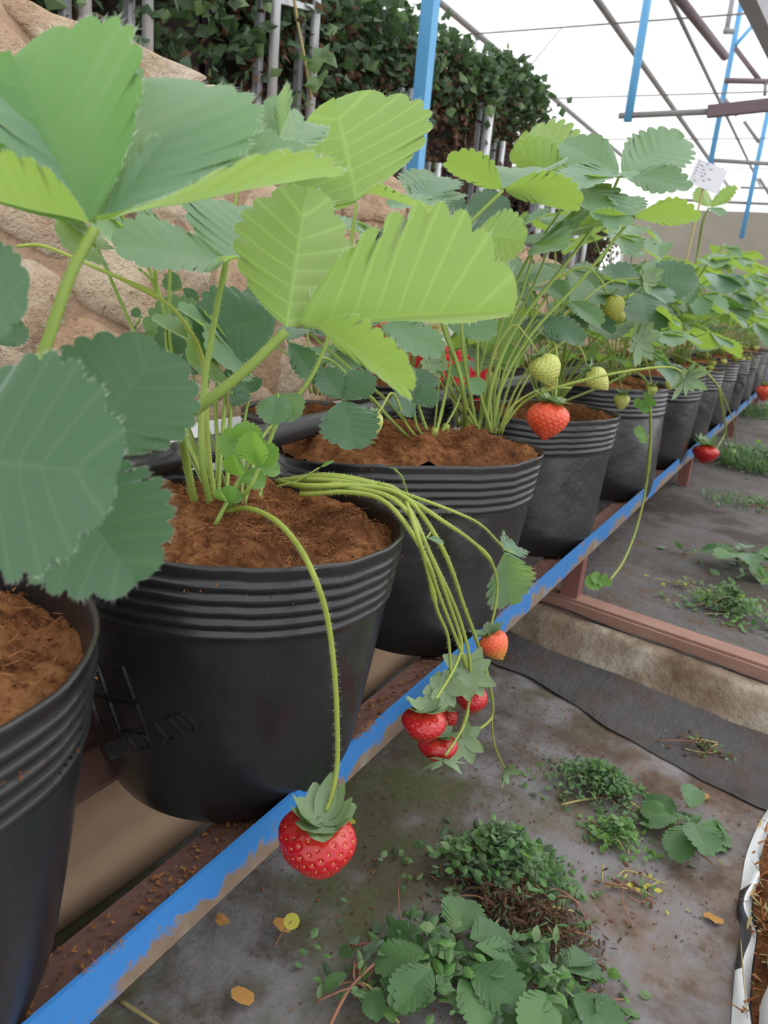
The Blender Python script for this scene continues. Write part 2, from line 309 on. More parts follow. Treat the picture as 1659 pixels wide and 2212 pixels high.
# wall backing (mortar) + every stone of its own
m = MB(); vs = []; ys = lin(-.6, 12.5, 110); zz = lin(0., 1., 22)
for y in ys:
    for q in zz:
        z = q*(wtop(y)-.012); vs.append((-1.02+.008*nz3(y*8, z*8, 2), y, z))
    vs += [(-1.06, y, wtop(y)-.004), (-1.3, y, wtop(y)-.01)]
n = 24; m.add(vs, [(i*n+k, (i+1)*n+k, (i+1)*n+k+1, i*n+k+1) for i in range(len(ys)-1) for k in range(n-1)])
wall = m.obj('wall_left', M['mortar'], kind='structure')
def clip(poly, p, nrm):
    out = []
    for i in range(len(poly)):
        a, b = poly[i], poly[(i+1) % len(poly)]; da = (a-p)@nrm; db = (b-p)@nrm
        if da <= 0: out.append(a)
        if (da < 0) != (db < 0) and da != db: out.append(a+(b-a)*(da/(da-db)))
    return out
def stones():
    rs = random.Random(11); pts = []; row = 0; z = .04
    while z < 1.12:
        y = .1+(row % 2)*.12
        while y < 4.6:
            pts.append(V(y+rs.uniform(-.06, .06), z+rs.uniform(-.035, .035))); y += rs.uniform(.2, .32)
        z += rs.uniform(.13, .165); row += 1
    for i, p in enumerate(pts):
        poly = [V(p[0]-.4, p[1]-.3), V(p[0]+.4, p[1]-.3), V(p[0]+.4, p[1]+.3), V(p[0]-.4, p[1]+.3)]
        for q in pts:
            if q is not p and abs(q[0]-p[0]) < .7 and abs(q[1]-p[1]) < .5:
                d = q-p; d2 = V(d[0], d[1]*1.6); poly = clip(poly, (p+q)/2, d2/np.linalg.norm(d2))
                if len(poly) < 3: break
        if len(poly) < 3: continue
        tp = wtop(p[0]); sl = (wtop(p[0]+.1)-wtop(p[0]-.1))/.2
        nn = V(-sl, 1); poly = clip(poly, V(p[0], tp+.004), nn/np.linalg.norm(nn)); poly = clip(poly, V(0, .02), V(0, -1.))
        if len(poly) < 3: continue
        c = sum(poly)/len(poly)
        if max(abs(a[1]-c[1]) for a in poly) < .025: continue
        # resample outline to 18 points, inset by the joint, round the corners
        per = []; 
        for k in range(len(poly)):
            a, b = poly[k], poly[(k+1) % len(poly)]; ns = max(2, int(np.linalg.norm(b-a)/.035)); per += [a+(b-a)*j/ns for j in range(ns)]
        per = np.array(per); L = len(per)
        for _ in range(1): per = .5*per+.25*np.roll(per, 1, 0)+.25*np.roll(per, -1, 0)
        dirs = per-c; ln = np.linalg.norm(dirs, axis=1, keepdims=True)
        per = c+dirs*(1-(.004+.003*rs.random())/np.maximum(ln, .02))
        mb = MB(); vs = []; b0 = rs.uniform(.003, .013); tilt = rs.uniform(-.08, .08); tilt2 = rs.uniform(-.08, .08)
        for ring, (sc, dx) in enumerate(((1., -.02), (.996, .2), (.965, .85), (.66, 1.), (.33, 1.03))):
            for k in range(L):
                q = c+(per[k]-c)*sc; nzv = nz3(q[0]*11, q[1]*11, i*.7)*.016+nz3(q[0]*30, q[1]*30, i)*.006
                x = -1.02+(b0*dx if dx > 0 else dx)+(nzv if ring > 0 else 0)+((q[0]-c[0])*tilt+(q[1]-c[1])*tilt2)*(ring > 0)
                vs.append((x, q[0]+nzv*.5, q[1]))
        vs.append((-1.02+b0*1.02, c[0], c[1]))
        fs = [(r*L+k, r*L+(k+1) % L, (r+1)*L+(k+1) % L, (r+1)*L+k) for r in range(4) for k in range(L)]
        fs += [(4*L+k, 4*L+(k+1) % L, 5*L) for k in range(L)]
        mb.add(vs, fs); mb.obj('stone', M['stone'], wall)
stones()
# planted terrace behind the wall
ground_mesh(-4.5, -1.25, -1, 13, 10, 30, lambda x, y: float(wtop(y))-.03).obj('floor', M['terrace'], kind='structure')
# far retaining wall across the end
m = MB(); m.box((-2.8, 11.6, 0), (1.6, 11.9, CZ+1.38)); M['far_wall'] = plain('grey_beige_wall', (.25, .23, .185), (.36, .335, .28), 3, .95, .1, .4, .01)
m.obj('wall_back', M['far_wall'], smooth=False, kind='structure')
# film roof and sides
ZR = CZ+1.86
m = MB(); m.add([(-2.75, -1.5, ZR), (3.2, -1.5, ZR+6.2), (3.2, 13, ZR+6.2), (-2.75, 13, ZR)], [(0, 1, 2, 3)]); m.obj('ceiling', M['film'], smooth=False, kind='structure')
m = MB(); m.add([(-2.75, -1.5, .9), (-2.75, 13, .6), (-2.75, 13, ZR), (-2.75, -1.5, ZR)], [(0, 1, 2, 3)])
m.obj('wall_outer', M['film'], smooth=False, kind='structure')
# steel frame of the greenhouse: one welded thing
fr = thing('greenhouse_frame', 'steel greenhouse frame of blue posts, maroon beams and grey roof rods', 'frame', (0, 0, 0))
def bar(name, p, q, w, mat, h=None, **kw):
    m = MB(); m.bar(p, q, w, h); return m.obj(name, M[mat], fr, smooth=False, **kw)
def tub(name, p, q, r, mat, n=10, **kw):
    m = MB(); m.tube(lin(np.array(p, float), np.array(q, float), 3), r, n); return m.obj(name, M[mat], fr, **kw)
a = P(912, 200, 2.25); bar('post', (a[0], a[1], .6), (a[0], a[1], ZR), .040, 'bluepost', label='thick blue square post before the dark planters')
yb = P(1365, 258, 4.8)[1]
a = P(1387, 130, 4.8); tub('post', (a[0], yb, P(1365, 262, 4.8)[2]), (a[0], yb, ZR), .027, 'bluepost')
zb = P(1450, 258, 4.8)[2]
b1 = P(1540, 262, 4.8); b2 = P(1800, 266, 4.8)
tub('beam', (a[0]-.06, yb, zb), (b1[0], yb, b1[2]), .018, 'rod'); bar('beam', (b1[0], yb, b1[2]), (b2[0], yb, b2[2]), .05, 'oxide', .065)
for (x0, y0, x1, y1, d, r, mt) in ((1605, -10, 1532, 345, 7.0, .026, 'bluepost'), (1672, 180, 1604, 505, 8.6, .028, 'bluepost'), (1583, -5, 1571, 66, 6.2, .022, 'galv_dull'),
                          (1563, 66, 1585, 68, 6.2, .022, 'galv_dull'), (1636, 44, 1588, 98, 7., .018, 'bluepost'), (1588, 104, 1640, 172, 7., .022, 'oxide'),
                          (1566, 174, 1664, 176, 7., .024, 'oxide'), (1566, 214, 1592, 250, 7., .016, 'rod'), (1654, 178, 1652, 206, 7., .016, 'rod'),
                          (1536, 346, 1668, 354, 8., .022, 'rod'), (1456, 431, 1668, 441, 9., .018, 'rod'), (1600, 405, 1668, 407, 10., .016, 'rod'),
                          (1607, 262, 1640, 308, 8., .018, 'rod'), (1640, 385, 1668, 430, 9, .018, 'rod'), (1215, 58, 1135, 155, 6.3, .005, 'rod'), (1266, 276, 1268, 300, 9, .006, 'rod')):
    p, q = P(x0, y0, d), P(x1, y1, d)
    if x0 in (1605, 1672, 1583): q = np.array([p[0], p[1], q[2]])
    tub('brace' if mt != 'bluepost' else 'post', p, q, r, mt)
a, b = P(1600, -60, 3.2), P(1690, 135, 4.2); bar('rafter', a, b, .075, 'galv_dull')
for xx, r, y1, mt in ((-2.64, .022, 12.5, 'rod'), (-1.66, .022, 12.5, 'rod'), (-1.24, .014, 12.5, 'rod'), (-.62, .02, 12.5, 'rod')):
    tub('purlin', (xx, -1, CZ+1.8), (xx, y1, CZ+1.8), r, mt, 8)
p, q = Z(1450, -25, CZ+1.7), Z(1566, 122, CZ+1.7); tub('purlin', p, q, .028, 'oxide', 8)
for yy in (3.9, 5.62, 7.42, 9.2, 10.9): tub('wire', (-2.7, yy, CZ+1.79), (1.6, yy, CZ+1.79), .006, 'rod', 6)
for x0, y0, y1 in ((1030, 65, 113), (1185, 205, 275)):
    p = P(x0, y0, 6.5); q = P(x0-3, y1, 6.5); tub('hanger', p, (p[0], p[1], q[2]), .008, 'rod', 6)

# ------------------------------------------------------------------ vertical planters on the terrace
def leaf_scatter(m, rs, pos, size, mi, up=.4):
    d = V(rs.gauss(0, 1), rs.gauss(0, 1), rs.gauss(0, .6)); d /= np.linalg.norm(d); n = V(rs.gauss(0, 1)+.6, rs.gauss(0, .7)-.4, rs.gauss(0, 1)+up); s = np.cross(d, n); s /= np.linalg.norm(s)+1e-9
    n = np.cross(s, d); w = size*.42
    m.add([pos, pos+d*size*.45+s*w-n*size*.1, pos+d*size, pos+d*size*.45-s*w-n*size*.1, pos+d*size*.5+n*size*.06], [(0, 1, 4), (1, 2, 4), (2, 3, 4), (3, 0, 4)], mi)
PX = -1.42
def planter(y0, y1, ztop0, ztop1, posts, label, seed, ng=900, nb=500, gz=.095):
    rs = random.Random(seed); t = thing('vertical_planter', label, 'planter', (PX, (y0+y1)/2, float(wtop(y0))-.05), 'dark planters on the terrace')
    l = t.location
    m = MB(); vs = []; K = 12
    for i in range(K+1):
        y = y0+(y1-y0)*i/K; tz = ztop0+(ztop1-ztop0)*i/K-.05
        for k in range(8): z = wtop(y)-.06+(tz-wtop(y)+.06)*k/7; vs.append((PX-.06+.03*nz3(y*6, z*6, seed), y, z))
    m.add(vs, [(i*8+k, (i+1)*8+k, (i+1)*8+k+1, i*8+k+1) for i in range(K) for k in range(7)])
    m.v += [(a-.05, b, c) for a, b, c in m.v]; n0 = len(vs); m.f += [tuple(n0+i for i in reversed(f)) for f in m.f]; m.mi += m.mi
    m.obj('felt_panel', M['felt'], t, loc=l)
    m = MB()
    for _ in range(int(ng*2.2)):
        q = rs.random(); y = y0+(y1-y0)*rs.random(); tz = ztop0+(ztop1-ztop0)*(y-y0)/(y1-y0); dz = abs(rs.gauss(0, gz))
        z = tz-dz+.02*rs.random(); 
        if z < wtop(y): z = wtop(y)+.3*rs.random()
        leaf_scatter(m, rs, V(PX+.02+rs.gauss(0, .05), y, z), rs.uniform(.02, .052), 0 if q < .82 else 1)
    m.obj('foliage', [M['fol_g'], M['fol_l']], t, loc=l, smooth=False, kind='stuff')
    m = MB()
    for _ in range(int(nb*2.2)):
        y = y0+(y1-y0)*rs.random(); tz = ztop0+(ztop1-ztop0)*(y-y0)/(y1-y0); z = tz-.08-(tz-wtop(y))*.8*rs.random()**1.3
        leaf_scatter(m, rs, V(PX+.015+rs.gauss(0, .04), y, z), rs.uniform(.012, .04), 0, -.5)
    m.obj('dead_foliage', M['fol_b'], t, loc=l, smooth=False, kind='stuff')
    for (px, py, zt, r) in posts:
        p = X(px, py, PX+.09); m = MB(); m.tube(lin(V(p[0], p[1], wtop(p[1])-.06), V(p[0], p[1], zt), 2), r, 10); m.obj('post', M['galv'], t, loc=l)
        m = MB(); m.bar((p[0]-.03, p[1]-.022, wtop(p[1])-.06), (p[0]-.03, p[1]-.022, zt), .018); m.obj('post', M['galv_dull'], t, loc=l, smooth=False, label='dull grey rear post')
    return t
big = CZ+1.45
planter(.45, 1.58, CZ+.95, CZ+.98, [(184, 20, big, .012), (319, 50, big, .012)], 'dark leafy planter panel with two grey posts above the wall, leftmost', 1, 1500, 300, .34)
t2 = planter(1.6, 2.62, CZ+.78, CZ+.86, [(592, 100, big, .013), (678, 100, big, .013)], 'leafy planter panel between the grey post pair left of the thick blue post', 2, 1100, 700, .17)
m = MB(); p, q = X(600, 0, PX+.09), X(678, 20, PX+.09); m.bar(p, q, .014); m.obj('cross_bar', M['galv'], t2, loc=t2.location, smooth=False)
planter(2.64, 3.12, CZ+.86, CZ+.84, [(882, 300, CZ+.62, .016), (948, 340, CZ+.44, .013)], 'leafy planter panel of dead brown growth just behind the thick blue post', 3, 600, 500)
planter(3.14, 3.72, CZ+.93, CZ+.90, [(1050, 300, CZ+.72, .02), (1085, 320, CZ+.62, .012)], 'tall leafy planter panel right of the thick blue post, against white roof', 4, 700, 450)
planter(3.9, 4.55, CZ+.66, CZ+.66, [(1165, 450, CZ+.6, .022), (1190, 470, CZ+.58, .016)], 'low dark planter panel beyond the tall ones, behind raised leaf stalks', 5, 450, 350)
planter(4.6, 5.6, CZ+.64, CZ+.60, [(1245, 480, CZ+.58, .024), (1268, 490, CZ+.56, .016)], 'farthest low dark planter panel, ending at the white greenhouse film', 6, 450, 350)
rs = random.Random(5); t = thing('vine_stem', 'dry brown vine hanging down beside the planter posts', 'vine', tuple(X(640, 60, PX+.1)))
m = MB(); m.tube(spline([X(x, y, PX+.11) for x, y in ((634, -10), (645, 60), (662, 150), (672, 215))]), .004, 6); m.obj('stem', M['straw'], t, loc=t.location)
m = MB()
for k in range(12): leaf_scatter(m, rs, X(650+rs.uniform(-10, 60), 130+rs.uniform(-30, 60), PX+.12), rs.uniform(.03, .06), 0)
m.obj('foliage', M['fol_l'], t, loc=t.location, smooth=False, kind='stuff')

# ------------------------------------------------------------------ bench: rails, legs, cross bars, sill beam
RX, RT_Z, FZ = -.317, CZ-.43, CZ-.466
bench = thing('plant_bench', 'worn blue steel bench rail on rusty legs carrying the row of pots', 'bench', (RX, 1.5, .08))
def rail(x, sgn, label=None):
    m = MB(); ys = lin(-.5, 10., 80); tk = .0035; vs = []
    prof = [(0, RT_Z), (0, FZ-.006), (-.06*sgn, FZ-.006), (-.06*sgn, FZ-.001), (-tk*sgn, FZ-.001), (-tk*sgn, RT_Z)]
    for y in ys:
        w = .0016*nz3(y*3, 1, 1)
        for a, b in prof: vs.append((x+a+w, y, b+w*.6))
    n = 6; m.add(vs, [(i*n+k, (i+1)*n+k, (i+1)*n+(k+1) % n, i*n+(k+1) % n) if sgn < 0 else (i*n+k, i*n+(k+1) % n, (i+1)*n+(k+1) % n, (i+1)*n+k) for i in range(len(ys)-1) for k in range(n)])
    mi = []
    for i in range(len(ys)-1): mi += [0, 1, 1, 1, 1, 0]
    m.mi = mi; m.v = [(a, b, c) for a, b, c in m.v]
    return m
r = rail(RX, 1).obj('front_rail', [M['rail'], M['rust']], bench, smooth=False, loc=(RX, 1.5, RT_Z)); r.location = Vector((RX, 1.5, RT_Z))-Vector(bench.location); r['label'] = 'blue rail with worn paint'
r = rail(-.555, -1).obj('back_rail', [M['rust'], M['rust']], bench, smooth=False); r.location = -Vector(bench.location)
def bpart(m, name, mat, **kw):
    o = m.obj(name, M[mat], bench, smooth=False, **kw); o.location = -Vector(bench.location); return o
for y in (-.2, 1.495, 2.95, 4.55, 6.2, 7.9):
    m = MB(); m.bar((-.345, y, .06), (-.345, y, FZ-.005), .036); bpart(m, 'leg', 'maroon')
    m = MB(); m.bar((-.54, y, .06), (-.54, y, FZ-.005), .036); bpart(m, 'leg', 'maroon')
    m = MB(); m.bar((-.34, y, FZ-.012), (-.95, y, FZ-.012), .03, .012); bpart(m, 'cross_bar', 'rust')
sill = MB(); x0, x1 = -.62, .75
sill.bar((x0, kerb_y(x0)+.075, .098), (x1, kerb_y(x1)+.075, .100), .042, .018); sill.bar((x0, kerb_y(x0)+.048, .088), (x1, kerb_y(x1)+.048, .088), .006, .03)
M['sill'] = plain('worn_maroon_steel', (.22, .105, .080), (.38, .23, .18), 14, .75, .3)
sill.obj('sill_beam', M['sill'], smooth=False, loc=(0, kerb_y(0)+.07, .09), label='maroon steel beam lying across the path on the concrete step', category='beam')
# white trough of the back row
m = MB(); ys = lin(-.5, 9, 40); vs = []
prof = [(-.600, CZ-.262), (-.605, CZ-.44), (-.90, CZ-.44), (-.905, CZ-.25), (-.898, CZ-.25), (-.893, CZ-.43), (-.612, CZ-.43), (-.608, CZ-.256)]
for y in ys:
    for a, b in prof: vs.append((a+.004*nz3(y*4, b*7, 2), y, b+.003*nz3(y*3, 5, 1)))
n = 8; m.add(vs, [(i*n+k, i*n+(k+1) % n, (i+1)*n+(k+1) % n, (i+1)*n+k) for i in range(len(ys)-1) for k in range(n)])
m.obj('planting_trough', M['white'], loc=(-.75, 1.5, CZ-.44), label='long white plastic trough behind the front pots, holding the back pots', category='trough')
# irrigation pipe
m = MB(); pts = spline([V(-.515, -.4, CZ-.178), V(-.52, .45, CZ-.176), V(-.535, .85, CZ-.172), V(-.545, 1.2, CZ-.170), V(-.55, 2.2, CZ-.165), V(-.55, 4, CZ-.165), V(-.55, 8, CZ-.165)], 8)
m.tube(pts, .0145, 16); m.obj('irrigation_pipe', M['pipe'], loc=(-.53, .8, CZ-.18), label='black plastic pipe running along the back of the front pots', category='pipe')
# black plastic roll lying under the bench
m = MB(); pts = [V(-.50+.02*nz3(y*4, 1), y, .02+.01*nz3(y*5, 7)) for y in lin(-.3, 1.3, 40)]; m.tube(pts, [.024+.007*nz3(i*.35, 3) for i in range(40)], 12)
m.obj('plastic_roll', M['black'], loc=(-.5, .5, 0), label='crumpled roll of black plastic on the ground under the bench', category='plastic')

# ------------------------------------------------------------------ pots
def pot_surface(cr, a, b, phi, n, cb, rb, th, f, off=0.):
    """point on the wall: f 0 at the foot, 1 at the rim"""
    ct, st = cos(th), sin(th); e = 2./n
    u = a*abs(ct)**e*(1 if ct > 0 else -1); v = b*abs(st)**e*(1 if st > 0 else -1)
    ux, uy = cos(phi), sin(phi); rim = V(u*ux-v*uy, u*uy+v*ux); l = np.linalg.norm(rim); rim = rim*(1+off/l)
    dir0 = rim/np.linalg.norm(rim); foot = dir0*(rb+off)
    g = f**.85; c = cb+(cr-cb)*f
    return c+foot*(1-g)+rim*g
def make_pot(cr, a, b, phi, n, cb, rb, zr, label, seed, tilt=(0, 0), soil_low=.012, segs=112, logo=None, fine=1., dent=.004):
    cr = V(*cr); cb = V(*cb); z0 = FZ+.001; Hh = zr-z0
    t = thing('grow_pot', label, 'pot', (cb[0], cb[1], z0), 'black grow pots on the bench'); l = t.location
    prof = [(.0, -.020), (.004, -.006), (.02, -.001)]+[(f, 0.) for f in lin(.05, .74, 16)]
    f = .76
    for k in range(5): prof += [(f, 0.), (f+.008, .0016), (f+.016, .0024), (f+.024, .0016), (f+.032, -.0006)]; f += .040
    prof += [(.965, .0004), (.985, .001), (1., .0016), (1.001, .0000), (.998, -.0022), (.96, -.003), (.88, -.004)]
    m = MB(); vs = []
    ang = lin(0, 2*pi, segs+1)[:-1]
    def rimz(th): return tilt[0]*cos(th)+tilt[1]*sin(th)+.004*nz3(cos(th)*1.6, sin(th)*1.6, seed*3.1)+.0015*nz3(cos(th)*7, sin(th)*7, seed)
    def wall_pt(th, f, off=0.):
        d = dent*(nz3(cos(th)*1.4, sin(th)*1.4+f*1.3, seed*1.7)+.5*nz3(cos(th)*3.4, sin(th)*3.4, f*2.2+seed))*min(1, f*4)
        if f < .16: d -= .010*((.16-f)/.16)**1.4
        p = pot_surface(cr, a, b, phi, n, cb, rb, th, min(f, 1.), off+d); return V(p[0], p[1], z0+Hh*f+rimz(th)*f**2)
    for f_, o_ in prof:
        for th in ang: vs.append(wall_pt(th, f_, o_))
    ns = len(ang); m.add(vs, [(i*ns+k, i*ns+(k+1) % ns, (i+1)*ns+(k+1) % ns, (i+1)*ns+k) for i in range(len(prof)-1) for k in range(ns)]); m.f.append(tuple(range(ns-1, -1, -1))); m.mi.append(0)
    m.obj('pot_wall', M['pot'], t, loc=l)
    # coir: mounded, crumbly
    def soil_z(x, y, rr): return zr-soil_low+.02*(1-rr**2)*fine+.022*nz3(x*15, y*15, seed)*(1-rr**5)+.013*nz3(x*42, y*42, seed+4)+.006*nz3(x*95, y*95, seed)
    m = MB(); vs = [V(cr[0], cr[1], soil_z(cr[0], cr[1], 0))]; K = 26
    for k in range(1, K+1):
        for th in ang:
            p = wall_pt(th, .95, -.004); q = V(cr[0], cr[1], 0)+(V(p[0], p[1], 0)-V(cr[0], cr[1], 0))*(k/K); vs.append(V(q[0], q[1], soil_z(q[0], q[1], k/K)+rimz(th)*(k/K)**2))
    fs = [(0, 1+k, 1+(k+1) % ns) for k in range(ns)]+[(1+(i-1)*ns+k, 1+i*ns+k, 1+i*ns+(k+1) % ns, 1+(i-1)*ns+(k+1) % ns) for i in range(1, K) for k in range(ns)]
    m.add(vs, fs); s = m.obj('coir', M['coir'], t, loc=l); top = np.array(vs)
    # loose fibres and crumbs on the coir: nobody could count them
    rs = random.Random(seed); m = MB()
    for _ in range(int(650*fine)):
        p = top[rs.randrange(len(top))]+V(rs.gauss(0, .004), rs.gauss(0, .004), .001); L = rs.uniform(.006, .026); an = rs.uniform(0, 2*pi); d = V(cos(an), sin(an), rs.uniform(-.1, .35))
        d2 = V(cos(an+.9), sin(an+.9), rs.uniform(-.5, .3)); w = rs.uniform(.00012, .0003); sd = V(-sin(an), cos(an), .3)*w
        q1 = p+d*L*.5; q2 = q1+d2*L*.5; m.add([p-sd, p+sd, q1+sd, q1-sd, q2], [(0, 1, 2, 3), (3, 2, 4)], 0)
    for _ in range(int(4200*fine)):
        p = top[rs.randrange(len(top))]+V(rs.gauss(0, .005), rs.gauss(0, .005), 0); r_ = rs.uniform(.0004, .0012); q = [p+V(rs.gauss(0, 1), rs.gauss(0, 1), rs.gauss(0, 1))*r_ for _ in range(4)]
        m.add(q, [(0, 1, 2), (0, 2, 3), (0, 3, 1), (1, 3, 2)], 1)
    m.obj('loose_fibre', [M['fibre'], M['crumb']], s, smooth=False, loc=None, kind='stuff').location = -Vector(l)
    t['_x'] = 0; del t['_x']
    return t, wall_pt, soil_z
def emboss_lines(t, wall_pt, th0, f0, segs, wd, rot, name='embossed_mark', R_=.13, Hh=.27, dep=.0022, mat='pot'):
    """raised strokes on the pot wall; segs in metres in the unrolled wall frame"""
    m = MB(); c, s = cos(rot), sin(rot)
    def mp(x, y, o): xr, yr = x*c-y*s, x*s+y*c; return wall_pt(th0+xr/R_, f0+yr/Hh, o)
    for (x0, y0, x1, y1) in segs:
        L = sqrt((x1-x0)**2+(y1-y0)**2); nx, ny = -(y1-y0)/L*wd, (x1-x0)/L*wd; k = max(2, int(L/.006)); vs = []
        for i in range(k+1):
            x, y = x0+(x1-x0)*i/k, y0+(y1-y0)*i/k
            vs += [mp(x+nx, y+ny, -.0015), mp(x+nx*.55, y+ny*.55, dep), mp(x-nx*.55, y-ny*.55, dep), mp(x-nx, y-ny, -.0015)]
        fs = [(i*4+j, i*4+j+1, i*4+j+5, i*4+j+4) for i in range(k) for j in range(3)]+[(0, 3, 2, 1), (k*4, k*4+1, k*4+2, k*4+3)]
        m.add(vs, fs)
    o = m.obj(name, M[mat], t, smooth=False); o.location = -Vector(t.location); return o
GLY = {'C': [(1,.1,.8,0),(.8,0,.2,0),(.2,0,0,.2),(0,.2,0,.8),(0,.8,.2,1),(.2,1,.8,1),(.8,1,1,.9)], 'O': [(.2,0,.8,0),(.8,0,1,.2),(1,.2,1,.8),(1,.8,.8,1),(.8,1,.2,1),(.2,1,0,.8),(0,.8,0,.2),(0,.2,.2,0)],
       'L': [(0,1,0,0),(0,0,.9,0)], 'T': [(0,1,1,1),(.5,1,.5,0)], 'D': [(0,0,0,1),(0,1,.6,1),(.6,1,1,.7),(1,.7,1,.3),(1,.3,.6,0),(.6,0,0,0)], '.': [(.2,0,.3,.12)], ',': [(.3,.12,.15,-.2)], 'I': [(.3,0,.3,1)],
       'H': [(0,0,0,1),(1,0,1,1),(0,.5,1,.5)], 'A': [(0,0,.5,1),(.5,1,1,0),(.25,.4,.75,.4)], '4': [(.8,0,.8,1),(.8,1,0,.3),(0,.3,1,.3)], '0': [(0,0,1,0),(1,0,1,1),(1,1,0,1),(0,1,0,0)], '2': [(0,1,1,1),(1,1,1,.5),(1,.5,0,0),(0,0,1,0)], '/': [(0,0,1,1)], '5': [(1,1,0,1),(0,1,0,.5),(0,.5,1,.5),(1,.5,1,0),(1,0,0,0)], 'F': [(0,0,0,1),(0,1,1,1),(0,.5,.8,.5)], ' ': [],
       '8': [(0,0,1,0),(1,0,1,1),(1,1,0,1),(0,1,0,0),(0,.5,1,.5)], '3': [(0,1,1,1),(1,1,1,0),(1,0,0,0),(0,.5,1,.5)], '1': [(.5,0,.5,1)], 'x': [(0,0,1,.7),(0,.7,1,0)]}
def glyphs(txt, h, w, gap, x0=0., y0=0.):
    out = []; x = x0
    for ch in txt:
        k = .45 if ch in '.,I1' else 1.
        for a, b, c, d in GLY[ch]: out.append((x+a*w*k, y0+b*h, x+c*w*k, y0+d*h))
        x += (w*k)+gap
    return out
def squares(s, g):
    out = []
    for i in (0, 1):
        for j in (0, 1):
            x, y = i*(s+g), j*(s+g); out += [(x, y, x+s, y), (x+s, y, x+s, y+s), (x+s, y+s, x, y+s), (x, y+s, x, y)]
    return out
ZRIM = CZ-.20
specs = [  # rim centre, semi-axes, axis direction, squareness, foot centre, foot radius, rim height
 ((-.428, .165), .150, .146, .9, 2.1, (-.44, .17), .118, ZRIM, 'black grow pot cut by the left edge, nearest the camera'),
 ((-.420, .505), .150, .144, .6, 2.1, (-.432, .525), .116, ZRIM, 'black grow pot with square emblem, under the big hanging ripe berry'),
 ((-.446, .893), .186, .100, .865, 2.5, (-.432, .925), .116, ZRIM, 'black squashed oval grow pot behind the truss of hanging berries'),
 ((-.452, 1.46), .178, .118, 1.17, 2.3, (-.445, 1.45), .128, ZRIM, 'black grow pot right behind the orange berry, third whole pot'),
 ((-.470, 2.03), .205, .13, 1.25, 2.3, (-.445, 2.03), .14, ZRIM+.018, 'black dented grow pot with the long green runner hanging before it'),
]
pots = []
for i, (cr, a, b, phi, n, cb, rb, zr, lab) in enumerate(specs):
    pots.append(make_pot(cr, a, b, phi, n, cb, rb, zr, lab, i+1, tilt=((0, 0), (0, 0), (.004, .0), (.0, .0), (0, 0))[i], soil_low=(.03, .02, .004, .012, .012)[i], fine=(1, 1.3, 1.3, .8, .6)[i], dent=(.002, .002, .003, .004, .007)[i]))
far = []
for k, (y, lab) in enumerate(((2.56, 'fifth black grow pot from the left, half hidden behind the dented one'), (3.05, 'sixth black grow pot, where the forked truss leaves its rim'), (3.62, 'seventh black grow pot, with reddish coir up to its rim'),
                              (4.25, 'eighth black grow pot, the small one with a diamond emblem'), (4.9, 'ninth black grow pot, next before the last two at the right edge'), (5.6, 'tenth black grow pot, far end of the row at the right edge'), (6.3, 'eleventh and last black grow pot on the far bench end'))):
    p = make_pot((-.455, y), .175, .15, 1.3, 2.2, (-.45, y), .14, ZRIM+.02, lab, 20+k, segs=64, fine=.25, dent=.006, soil_low=.008); far.append(p)
th = lambda i, x, y: atan2(y-pots[i][0].location.y, x-pots[i][0].location.x)
# marks: square emblem and the end of a company line on the second pot, faint moulded strokes on the first, batch stamps on others
def on_pot(i, px, py):
    best = None
    for th_ in lin(-3.6, 1.2, 97):
        for f_ in lin(.03, .75, 37):
            p = pots[i][1](th_, f_)-CAM; c = R.T @ p; d = (CX+F*c[0]/-c[2]-px)**2+(CY-F*c[1]/-c[2]-py)**2
            if p[0]*1. and (best is None or d < best[0]): 
                nr = pots[i][1](th_, f_, .01)-pots[i][1](th_, f_)
                if nr @ p < 0: best = (d, th_, f_)
    return best[1], best[2]
a, b = on_pot(1, 214, 1560); emboss_lines(pots[1][0], pots[1][1], a, b, squares(.030, .006), .0011, .25, 'embossed_emblem')
a, b = on_pot(1, 300, 1618); a0 = a
emboss_lines(pots[1][0], pots[1][1], a, b, glyphs('CO.,LTD', .018, .0075, .0035), .0010, .62, 'embossed_lettering', dep=.0018)
emboss_lines(pots[1][0], pots[1][1], a, b, glyphs('IIIIIII', .016, .0075, .0035, -.052, 0), .0008, .62, 'embossed_lettering', dep=.0014)
a, b = on_pot(0, 105, 1670); emboss_lines(pots[0][0], pots[0][1], a, b, glyphs('IIIIII III IIII III', .012, .006, .0024), .0006, .5, 'embossed_lettering', dep=.0012)
for i, (x, y, sc) in enumerate(((1152, 1112, .012), (1306, 985, .013))):
    a, b = on_pot(i+2, x, y); emboss_lines(pots[i+2][0], pots[i+2][1], a, b, glyphs('40/25F', sc, sc*.5, sc*.22), sc*.07, 0., 'batch_stamp', dep=.0006, mat='black')
def far_mark(k, th0, f0): emboss_lines(far[k][0], far[k][1], th0, f0, squares(.042, .008), .0014, .75, 'embossed_emblem')
far_mark(3, -1.75, .42)

